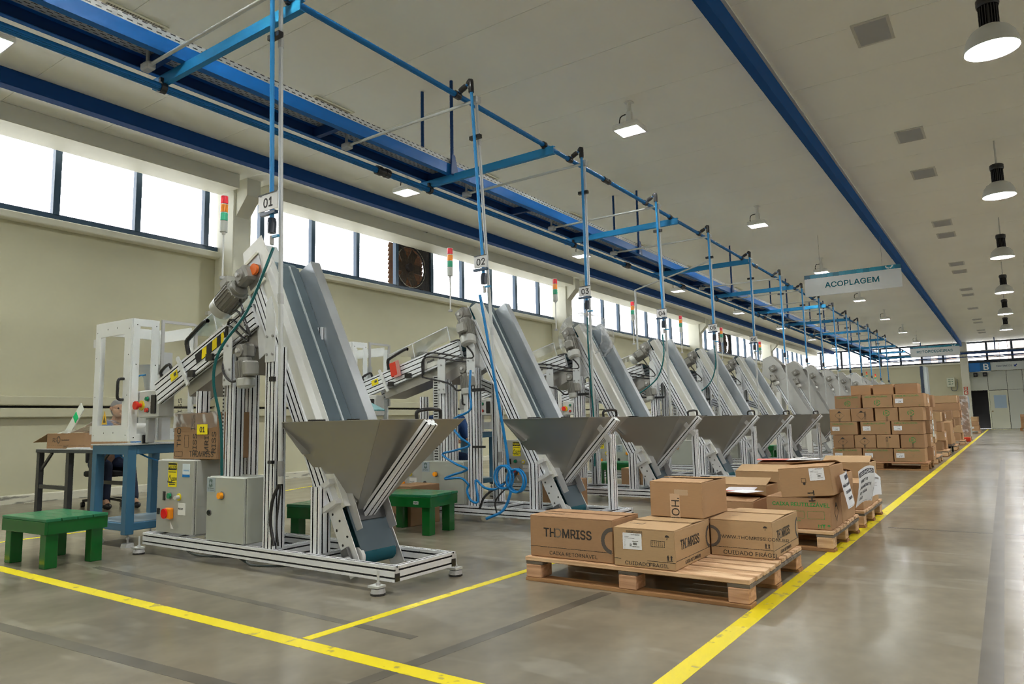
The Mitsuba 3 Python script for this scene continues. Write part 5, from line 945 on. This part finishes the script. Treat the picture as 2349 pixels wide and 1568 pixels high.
# open carton, plastic and a white strip on the work table
CT = M(-8.50, 3.80, .741, .0)
t = thing('carton', 'open brown carton with a hanging flap on the black work table', 'carton')
cm = MB('card3')
for q in (box(-.46, .46, -.22, -.215, 0, .165), box(-.46, .46, .215, .22, 0, .165), box(-.46, -.455, -.215, .215, 0, .165), box(.455, .46, -.215, .215, 0, .165), box(-.46, .46, -.215, .215, 0, .004)): cm.add(q)
part(t, 'body', cm, None, CT); part(t, 'flap', MB('card2').add(plate([(-.46, -.215, .165), (-.46, .215, .165), (-.72, .235, .075), (-.74, -.25, .06)], .004)), 'hanging end flap', CT); part(t, 'flap', MB('card3').add(plate([(-.46, .22, .165), (.46, .22, .165), (.46, .36, .10), (-.46, .36, .10)], .004)), None, CT)
pm_ = MB(mt); F0 = V(-.46, -.2206, 0); u_, v_ = V(1, 0, 0), V(0, 0, 1)
pm_.add(ring(F0 + u_ * .29 + v_ * .095, u_, v_, .028, .042), (.10, .07, .05)); word(pm_, F0, u_, v_, 'RISS', .14, .07, .045, False); word(pm_, F0, u_, v_, 'CAIXA RETORN\u00c1VEL', .36, .085, .014, False); word(pm_, F0, u_, v_, 'CUIDADO', .40, .012, .018, False); ln(pm_, F0, u_, v_, .05, .035, .9, .0365)
part(t, 'lettering', pm_, 'dark print', CT)
solo('plastic_bag', MB('film').add(sheet(lambda a, b: V(-8.93 + .95 * a, 3.60 + .42 * b, .88 + (.07 * math.sin(PI * b) + .10 * b * a) * (.6 + .4 * math.sin(9 * a + 3 * b)) + .13 * a * a), 22, 12)), 'crumpled clear plastic sheet spilling from the open carton', 'plastic')
t = thing('white_strip', 'white strip with a green label leaning out of the open carton', 'strip'); part(t, 'board', MB(mt, (.72, .76, .70)).add(bar((-8.90, 3.75, .88), (-8.53, 3.75, 1.20), .012, .11, up=(-.66, 0, .75)))); part(t, 'label', MB(mt, (.02, .55, .18)).add(bar((-8.70, 3.742, 1.053), (-8.63, 3.742, 1.113), .002, .095, up=(-.66, 0, .75))), 'green label')
solo('white_cloth', MB(mt, (.66, .68, .72)).add(obox(V(-8.05, 3.52, .748), I3, V(.16, .05, .008), .006)), 'flat white cloth on the black table in front of the carton', 'cloth')
t = thing('carton', 'brown carton on the floor behind the green stools under the second machine', 'carton'); carton(t, .30, .40, .36, M(-4.68, 5.02, 0), 3, [('front', 'lettering', mt, 'dark print', lambda m, o, u, v, W, H: (word(m, o, u, v, 'THO', W * .3, H * .5, .04, True), word(m, o, u, v, 'MR', W * .3, H * .2, .04, True)))])
for k, (x, y) in enumerate(((-4.1, 6.75), (-4.0, 8.65))):
    t = thing('carton', ('brown carton standing behind the second machine column', 'brown carton standing on the floor behind the third machine')[k], 'carton'); carton(t, .46, .34, .30, M(x, y, 0), 3, [('front', 'lettering', mt, 'dark print', lambda m, o, u, v, W, H: word(m, o + np.cross(u, v) * .001, v, -u, 'THOMRISS', H * .1, -W * .6, .04, True))])
# ================================================================== people
import manifold3d as m3
def limb(*js):
    """hull chain of spheres: js = (x, y, z, r)"""
    S = [m3.Manifold.sphere(r, 20).translate((x, y, z)) for x, y, z, r in js]
    return [m3.Manifold.batch_hull([a, b]) for a, b in zip(S[:-1], S[1:])]
def fuse(parts, edge=.022, it=8):
    m = m3.Manifold.batch_boolean(parts, m3.OpType.Add).refine_to_length(edge).to_mesh(); t = trimesh.Trimesh(m.vert_properties[:, :3], m.tri_verts, process=True); trimesh.smoothing.filter_taubin(t, iterations=it); return np.array(t.vertices), np.array(t.faces)
def person(label, M_, shirt, trousers, skin, hair, lean=.18):
    """seated figure facing +x, origin on the floor under the seat"""
    t = thing('person', label, 'person'); sx = lambda z: lean * (z - .5)
    H, SH, HD = (.0, 0, .53), (lean * .5, 0, .98), (lean * .5 + .10, 0, 1.20)
    body, sh, tr, fe = [], [], [], []
    body += limb((H[0], 0, .53, .12), (lean * .25, 0, .76, .115), (SH[0], 0, .95, .12), (SH[0] + .04, 0, 1.05, .055), (HD[0] - .03, 0, 1.12, .055)) + limb((HD[0], 0, 1.20, .085), (HD[0] + .025, 0, 1.15, .072)) + limb((HD[0] + .09, 0, 1.185, .016), (HD[0] + .105, 0, 1.165, .014)) + limb((HD[0] + .085, 0, 1.12, .022), (HD[0] + .06, 0, 1.11, .03))
    for s in (-1, 1):
        body += limb((HD[0], s * .082, 1.185, .018), (HD[0] - .005, s * .085, 1.20, .02))
        sho, elb, wri = (SH[0], s * .19, .96), (SH[0] + .12, s * .22, .71), (SH[0] + .34, s * .14, .74)
        body += limb((*sho, .055), (*elb, .042), (*wri, .030)); sh += limb((SH[0], s * .08, .95, .10), (*sho, .068), (SH[0] + .10, s * .215, .76, .056))
        pal = (wri[0] + .07, wri[1] - s * .01, wri[2] + .0); body += limb((*wri, .028), (*pal, .030)) + limb((pal[0], pal[1] - .022, pal[2], .02), (pal[0], pal[1] + .022, pal[2], .02))
        for k, (dy, L) in enumerate(((-.027, .062), (-.009, .072), (.009, .068), (.027, .055))): body += limb((pal[0] + .02, pal[1] + dy, pal[2], .0095), (pal[0] + .02 + L * .55, pal[1] + dy, pal[2] - .006, .0088), (pal[0] + .02 + L, pal[1] + dy, pal[2] - .03, .008))
        body += limb((pal[0] - .02, pal[1] - s * .03, pal[2], .011), (pal[0] + .015, pal[1] - s * .052, pal[2] - .008, .010), (pal[0] + .045, pal[1] - s * .05, pal[2] - .022, .009))
        hip, kn, an = (.02, s * .10, .52), (.42, s * .13, .50), (.50 + .06 * s, s * .14, .10); body += limb((*hip, .085), (*kn, .06), (*an, .042), (an[0] + .12, an[1], .045, .035))
        tr += limb((*hip, .10), (*kn, .072), (an[0], an[1], .13, .060)); fe += limb((an[0] - .03, an[1], .05, .045), (an[0] + .15, an[1], .038, .036))
    sh += limb((-.01, -.06, .56, .115), (lean * .25, -.05, .76, .125), (SH[0], -.07, .94, .115)) + limb((-.01, .06, .56, .115), (lean * .25, .05, .76, .125), (SH[0], .07, .94, .115)) + limb((SH[0], -.1, .94, .10), (SH[0], .1, .94, .10)); tr += limb((0, -.09, .52, .115), (0, .09, .52, .115))
    v, f = fuse(body, .014, 5); scene[t] = {**one((v, f), 'matte', skin).dict(), 'to_world': M_}
    part(t, 'shirt', one(fuse(sh), 'matte', shirt), 'short sleeved shirt', M_); part(t, 'trousers', one(fuse(tr), 'matte', trousers), 'dark trousers', M_); part(t, 'shoe', one(fuse(fe, .015), 'paint', (.015, .015, .018)), 'dark shoes', M_)
    part(t, 'hair', one(fuse(limb((HD[0] - .015, 0, 1.225, .088), (HD[0] - .03, 0, 1.17, .08)), .016), 'matte', hair), 'short hair', M_)
    e = MB('gloss', (.02, .015, .012)); 
    for s in (-1, 1): e.add(cyl((HD[0] + .078, s * .032, 1.195), (HD[0] + .086, s * .034, 1.195), .010, n=10))
    e.add(obox(V(HD[0] + .084, 0, 1.128), I3, V(.006, .022, .004)), (.35, .14, .11)); part(t, 'face', e, 'eyes and mouth', M_); return t
def chair(label, M_):
    t = thing('office_chair', label, 'chair'); D = (.02, .02, .022)
    part(t, 'seat', one(obox(V(.12, 0, .40), I3, V(.23, .22, .035), .03), 'matte', D), None, M_); part(t, 'backrest', one(obox(V(-.16, 0, .72), roty(-.12).T, V(.025, .19, .19), .02), 'matte', D), None, M_)
    part(t, 'column', MB('gloss', D).add(cyl((.1, 0, .08), (.1, 0, .38), .025, n=12)).add(bar((.05, 0, .36), (-.17, 0, .62), .04, .02)), None, M_)
    for k in range(5):
        a = k * 2 * PI / 5 + .3; part(t, 'base_leg', MB('gloss', D).add(bar((.1, 0, .10), (.1 + .28 * math.cos(a), .28 * math.sin(a), .075), .035, .03)).add(cyl((.1 + .28 * math.cos(a), .28 * math.sin(a) - .02, .03), (.1 + .28 * math.cos(a), .28 * math.sin(a) + .02, .03), .03, n=12)), None, M_)
m1 = T4().translate([-9.35, 4.42, 0]).rotate([0, 0, 1], -8)
chair('black office chair with a star base behind the blue stand', m1); person('person in a blue shirt and dark trousers seated behind the white enclosure at left', m1, (.05, .17, .42), (.012, .018, .04), (.42, .25, .17), (.18, .18, .19), .55)
m2 = T4().translate([-5.62, 6.5, 0]).rotate([0, 0, 1], -20)
chair('black office chair behind the column of the second machine', m2); person('person in a navy shirt seated behind the second machine, forearm visible past the hopper', m2, (.015, .05, .16), (.012, .03, .08), (.33, .17, .10), (.03, .025, .02), .3)
# ================================================================== signs, wall equipment, small things
def hang_sign(word_, label, x0, x1, y, z0, z1, ht, cables):
    t = thing('hanging_sign', label, 'sign'); H = z1 - z0; b = z0 + H * .82
    part(t, 'board', MB('paint', (.60, .63, .66)).add(box(x0, x1, y - .01, y + .01, z0, b)))
    st = MB('paint'); n = 16
    for i in range(n):
        a = abs(math.sin(i * 1.9)) * .5 + .5 * math.sin(PI * i / n); xa, xb = x0 + (x1 - x0) * i / n, x0 + (x1 - x0) * (i + 1) / n; st.add(box(xa, xb, y - .011, y + .011, b, z1), (.008 + .01 * a, .09 + .19 * a, .17 + .26 * a))
    part(t, 'top_band', st, 'blue banded header'); part(t, 'lettering', MB(mt, (.01, .12, .18)).add(text(word_, ht, ((x0 + x1) / 2, y - .0105, z0 + H * .34), (1, 0, 0), (0, 0, 1), True, align='c', stretch=1.12)), 'dark blue lettering')
    part(t, 'emblem', MB(mt, (.75, .77, .78)).add(ring((x0 + (x1 - x0) * .885, y - .0112, z1 + H * .01), V(1, 0, 0), V(0, 0, 1), H * .11, H * .165, PI * 1.08, PI * 1.5)).add(ring((x0 + (x1 - x0) * .885, y - .0112, z1 + H * .01), V(1, 0, 0), V(0, 0, 1), H * .11, H * .165, PI * 1.56, PI * 1.95)), 'white ring emblem')
    for x in cables: part(t, 'cable', one(cyl((x, y, z1), (x, y, ZC + .085), .0035, n=6), 'alu', (.4, .4, .4)), 'thin cable')
hang_sign('ACOPLAGEM', 'large hanging white sign reading ACOPLAGEM with a blue band on top', -3.63, -1.665, 17.0, 3.63, 4.13, .115, (-3.28, -2.02))
hang_sign('RETORCEDEIRAS', 'small far hanging white sign reading RETORCEDEIRAS beside the far column', -3.83, -1.74, 40.0, 3.72, 4.22, .12, (-3.5, -2.0))
t = thing('wall_sign', 'blue wall sign with a large white letter B above the far doorway', 'sign'); yf = 48.9
part(t, 'board', MB('paint', (.01, .16, .50)).add(box(-1.76, -1.22, yf - .10, yf - .04, 3.27, 3.78)).add(box(-1.22, -.72, yf - .10, yf - .04, 3.30, 3.78), (.008, .10, .26)))
part(t, 'lettering', one(text('B', .34, (-1.10, yf - .102, 3.36), (1, 0, 0), (0, 0, 1), True), mt, (.80, .82, .84)), 'white letter B')
part(t, 'edge', one(box(-1.45, -.72, yf - .10, yf - .05, 3.25, 3.275), mt, (.8, .8, .8)))
t = thing('direction_sign', 'long pale sign with small lettering and an arrow right of the letter B', 'sign')
part(t, 'board', one(box(-.70, 2.6, yf - .09, yf - .04, 3.30, 3.76), 'paint', (.50, .54, .53))); part(t, 'lettering', MB(mt, (.05, .07, .12)).add(text('SANITARIOS', .085, (-.45, yf - .091, 3.49), (1, 0, 0), (0, 0, 1), True)).add(prism([(0, 0), (.13, 0), (.09, .04), (.16, .11), (.12, .15), (.05, .08), (0, .13)], (.38, yf - .0905, 3.47), V(1, 0, 0), V(0, 0, 1), .001), (.02, .04, .22)), 'dark lettering and arrow')
for x, l in ((-1.47, 'left of two small black boxes under the blue B sign'), (-1.02, 'right of two small black boxes under the blue B sign')):
    t = thing('speaker', l, 'speaker'); part(t, 'body', one(box(x - .10, x + .10, yf - .22, yf - .03, 2.98, 3.20, .02), mt, (.02, .02, .022))); part(t, 'cone', one(cyl((x, yf - .22, 3.09), (x, yf - .226, 3.09), .05, n=14), mt, (.10, .10, .10)))
t = thing('wall_panel', 'pale electrical box with small dark labels on the far cream wall', 'electrical box'); part(t, 'box', one(box(-2.92, -2.52, yf - .18, yf, 2.45, 3.0, .015), 'paint', (.60, .62, .50)))
pm2 = MB(mt, (.05, .14, .08))
for i in range(3): pm2.add(box(-2.84, -2.72, yf - .183, yf - .18, 2.86 - .13 * i, 2.90 - .13 * i)).add(box(-2.68, -2.6, yf - .183, yf - .18, 2.86 - .13 * i, 2.90 - .13 * i))
part(t, 'labels', pm2, 'small dark labels'); part(t, 'conduit', one(tube([(-2.72, yf - .08, 2.45), (-2.70, yf - .08, 2.27), (-2.55, yf - .08, 2.22), (-2.42, yf - .08, 2.35), (-2.40, yf - .08, 2.9)], .022), 'paint', (.15, .16, .16)), 'dark conduit loop')
for z, l in ((2.22, 'upper red framed safety sign on the far column'), (1.98, 'lower red framed safety sign on the far column')):
    t = thing('safety_sign', l, 'sign'); part(t, 'board', MB(mt, (.50, .06, .03)).add(box(-2.09, -1.90, yf - .385, yf - .375, z, z + .20)).add(box(-2.05, -1.94, yf - .388, yf - .385, z + .03, z + .16), (.80, .76, .62)).add(cyl((-1.99, yf - .388, z + .10), (-1.99, yf - .391, z + .10), .03, n=10), (.35, .08, .05)))
t = thing('notice_board', 'tall dark edged board standing behind the stacks before the far wall', 'board'); part(t, 'panel', one(box(-3.10, -2.96, 37.0, 37.9, .3, 3.05), 'paint', (.45, .50, .52))); part(t, 'edge', one(box(-3.22, -3.10, 36.98, 37.9, .3, 3.08), 'paint', (.015, .03, .06)), 'dark edge'); part(t, 'post', MB('paint', (.3, .32, .33)).add(box(-3.1, -3.04, 37.1, 37.16, 0, .3)).add(box(-3.1, -3.04, 37.7, 37.76, 0, .3)))
# exhaust fans in the window band
for k, (a, b) in enumerate(FANS):
    t = thing('exhaust_fan', 'dark exhaust fan with a mesh guard in the window band behind the %s' % ('second machine', 'sixth machine')[k], 'fan'); ROOM[0] = T4().translate([0, 0, .92]).scale(1.02).translate([0, 0, -.92]); w = b - a
    part(t, 'plate', one(prism(Polygon([(0, 0), (w, 0), (w, 1.05), (0, 1.05)], [[(w * .40 + w * .40 * math.cos(q), .50 + .44 * math.sin(q)) for q in np.linspace(0, 2 * PI, 40)[:-1]]]), (-10.56, a, 3.86), V(0, 1, 0), V(0, 0, 1), .02), 'matte', (.055, .052, .055)), 'dark plate')
    part(t, 'ring', MB('paint', (.25, .23, .19)).add(lathe([(w * .40, 0), (w * .415, 0), (w * .415, .05), (w * .40, .05)], (-10.56, a + w * .40, 4.36), (1, 0, 0), 36, False)))
    for q in range(6): part(t, 'blade', one(obox(V(-10.62, a + w * .4 + .24 * math.cos(q * 1.047), 4.36 + .24 * math.sin(q * 1.047)), (rotx(q * 1.047) @ roty(0) @ rotz(.0)).T @ I3, V(.012, .19, .10)), 'matte', (.10, .075, .055)))
    part(t, 'hub', one(cyl((-10.65, a + w * .4, 4.36), (-10.52, a + w * .4, 4.36), .09, n=18), 'matte', (.06, .05, .05)))
    lv = MB('matte', (.20, .11, .06))
    for q in range(10): lv.add(obox(V(-10.70, a + w * .42, 3.92 + .098 * q), roty(-1.1).T, V(.055, w * .48, .004)))
    part(t, 'shutter', lv, 'brown louvre shutter'); g = MB('matte', (.05, .045, .045))
    for q in range(13): g.add(box(-10.515, -10.511, a + .02, b - .02, 3.90 + .077 * q, 3.904 + .077 * q))
    for q in range(13): g.add(box(-10.511, -10.507, a + w * q / 12.5, a + w * q / 12.5 + .004, 3.88, 4.9))
    part(t, 'mesh_guard', g, 'thin mesh guard'); part(t, 'cable', one(tube([(-10.48, a + .25, 4.62), (-10.46, a + .05, 4.78), (-10.3, a + .06, 4.92), (-9.72, a + .1, 4.93)], .008), 'gloss', BLACK), 'black cable'); ROOM[0] = None
# fire extinguisher and its round sign beside the first column
X0 = -10.30
t = thing('fire_extinguisher', 'red fire extinguisher on the first column behind the nearest machine', 'fire extinguisher'); yx = 6.93
part(t, 'cylinder', MB('gloss', (.55, .02, .015)).add(lathe([(0, 1.12), (.085, 1.12), (.095, 1.15), (.095, 1.52), (.06, 1.60), (.03, 1.62), (0, 1.62)], (X0 + .17, yx, 0), (0, 0, 1), 20))); part(t, 'label', MB(mt, (.70, .70, .66)).add(lathe([(.0965, 1.28), (.0965, 1.50)], (X0 + .17, yx, 0), (0, 0, 1), 20)), 'white label')
part(t, 'valve', MB('gloss', BLACK).add(cyl((X0 + .17, yx, 1.62), (X0 + .17, yx, 1.68), .025, n=10)).add(box(X0 + .10, X0 + .27, yx - .012, yx + .012, 1.67, 1.69)).add(tube([(X0 + .17, yx, 1.64), (X0 + .08, yx - .05, 1.66), (X0 + .05, yx - .08, 1.45), (X0 + .08, yx - .09, 1.25)], .012)), 'black valve and hose')
t = thing('extinguisher_sign', 'red and yellow fire extinguisher sign under the extinguisher on the first column', 'sign'); part(t, 'board', MB('gloss', (.55, .02, .015)).add(box(X0 + .02, X0 + .04, yx - .12, yx + .14, .78, 1.10)).add(box(X0 + .04, X0 + .042, yx - .10, yx + .12, .92, 1.03), (.75, .62, .03)).add(prism([(-.10, 1.03), (.12, 1.03), (.12, .95)], (X0 + .042, yx, 0), V(0, 1, 0), V(0, 0, 1), .001), (.03, .30, .08)))
t = thing('round_sign', 'round red and white prohibition sign above the fire extinguisher', 'sign'); part(t, 'disc', MB('gloss', (.55, .05, .04)).add(cyl((X0 + .02, yx - .05, 1.84), (X0 + .035, yx - .05, 1.84), .13, n=24)).add(cyl((X0 + .035, yx - .05, 1.84), (X0 + .037, yx - .05, 1.84), .10, n=24), (.75, .74, .70)))
for k, y in enumerate((6.6, 17.17)): solo('wall_bracket', MB('paint', (.40, .40, .37)).add(box(-10.36, -10.28, y * 1.02 - .42, y * 1.02, 2.72, 2.78)).add(bar((-10.32, y * 1.02 - .35, 2.72), (-10.32, y * 1.02 - .02, 2.5), .03, .03)), 'grey steel bracket on the side of the %s column' % ('first', 'second')[k], 'bracket')
# hoses and cables
ROOM[0] = OVER
solo('air_hose', MB('gloss', (.004, .12, .13)).add(tube([(-4.0, 2.92, 2.13), (-4.02, 2.86, 1.95), (-4.17, 2.84, 1.70), (-4.40, 2.80, 1.46), (-4.47, 2.80, 1.25), (-4.45, 2.85, .95), (-4.50, 2.90, .60)], .010)), 'teal air hose curving down from the 01 drop to the nearest machine', 'hose')
solo('power_cable', MB('gloss', BLACK).add(tube([(-3.99, 3.0, .56), (-4.04, 2.98, .45), (-4.06, 2.98, .30), (-4.02, 2.98, .15)], .011)).add(tube([(-3.985, 3.0, .56), (-3.99, 2.99, .44), (-4.01, 2.99, .28), (-3.99, 2.99, .15)], .007)), 'black cables below the conduit pole of the nearest machine', 'cable')
solo('floor_cable', MB('gloss', (.02, .03, .03)).add(tube([(-5.3, 3.1, .02), (-4.9, 2.98, .015), (-4.5, 3.06, .02), (-4.2, 2.95, .015), (-3.9, 3.1, .015)], .008)).add(tube([(-5.2, 3.2, .015), (-4.8, 3.15, .02), (-4.35, 3.0, .012)], .006)), 'dark cables on the floor under the nearest machine', 'cable')
hb = (.01, .20, .52); ox, oy = -4.16, 5.28
cs = [(ox + .02, oy - .05, 1.42), (ox + .03, oy - .08, 1.22), (ox + .05, oy - .10, 1.05), (ox - .12, oy - .10, .98), (ox - .22, oy - .06, .92), (ox - .05, oy - .14, .80), (ox + .05, oy - .12, .72), (ox - .15, oy - .10, .67), (ox - .33, oy - .06, .63), (ox - .1, oy - .14, .55), (ox + .02, oy - .12, .50), (ox - .2, oy - .08, .44), (ox - .30, oy - .06, .40), (ox - .05, oy - .13, .42), (ox + .02, oy - .1, .36)]
cs2 = [(ox + .02, oy - .1, .36), (ox - .0, oy - .1, .30), (ox + .06, oy - .12, .22), (ox + .14, oy - .12, .22), (ox + .10, oy - .1, .40), (ox + .20, oy - .1, .34), (ox + .32, oy - .1, .33), (ox + .42, oy - .1, .38)]
hm = MB('gloss', hb).add(tube(cs, .011, 8)).add(tube(cs2, .011, 8))
for q in range(4): hm.add(tube([(ox + .42 + .09 * math.cos(a + q) + .12 * (q % 2), oy - .12 + .02 * q, .44 + .10 * math.sin(a + q) - .03 * (q % 2)) for a in np.linspace(0, 6.3, 14)], .010, 7, 3))
hm.add(tube([(ox + .23, 5.12, 2.10), (ox + .27, 5.16, 1.75), (ox + .33, 5.22, 1.2), (ox + .38, 5.28, .70), (ox + .40, 5.30, .42), (ox + .42, 5.28, .30), (ox + .36, 5.24, .14), (ox + .20, 5.2, .06)], .013, 8))
solo('coiled_hose', hm, 'bright blue coiled air hose hanging in front of the second machine', 'hose')
solo('power_cable', MB('gloss', BLACK).add(tube([(ox + .40, 5.47, .50), (ox + .30, 5.38, .38), (ox + .14, 5.28, .26), (ox + .08, 5.26, .14)], .011)).add(tube([(ox + .40, 5.47, .50), (ox + .33, 5.4, .36), (ox + .24, 5.3, .22), (ox + .26, 5.28, .10)], .008)), 'black cables below the coiled blue hose', 'cable')
for k, (x, y) in enumerate(((-3.99, 7.27), (-3.99, 9.48), (-3.99, 11.66))):
    solo('air_hose', MB('gloss', (.004, .12, .13)).add(tube([(x, y, 2.13), (x + .01, y - .02, 1.8), (x + (.02 if k == 0 else -.12), y, 1.5 if k else 1.3), (x + (.03 if k == 0 else -.45), y + .02, 1.28 if k else .9), (x + (.02 if k == 0 else -.7), y + .02, 1.2 if k else .4)], .010)), 'teal air hose from the %s drop' % ('third', 'fourth', 'fifth')[k], 'hose')
ROOM[0] = None
t = thing('floodlight_stand', 'thin grey pipe frame standing behind the fourth machine in front of the windows', 'pipe frame'); part(t, 'post', one(cyl((-5.83, 12.6, 0), (-5.83, 12.6, 3.45), .02, n=8), 'alu', (.55, .57, .57))); part(t, 'arm', one(cyl((-5.83, 12.6, 3.45), (-4.0, 11.75, 3.62), .016, n=8), 'alu', (.55, .57, .57)))
labels = {k: v for k, v in labels.items() if k in scene or any(q.startswith(k + '__') for q in scene)}
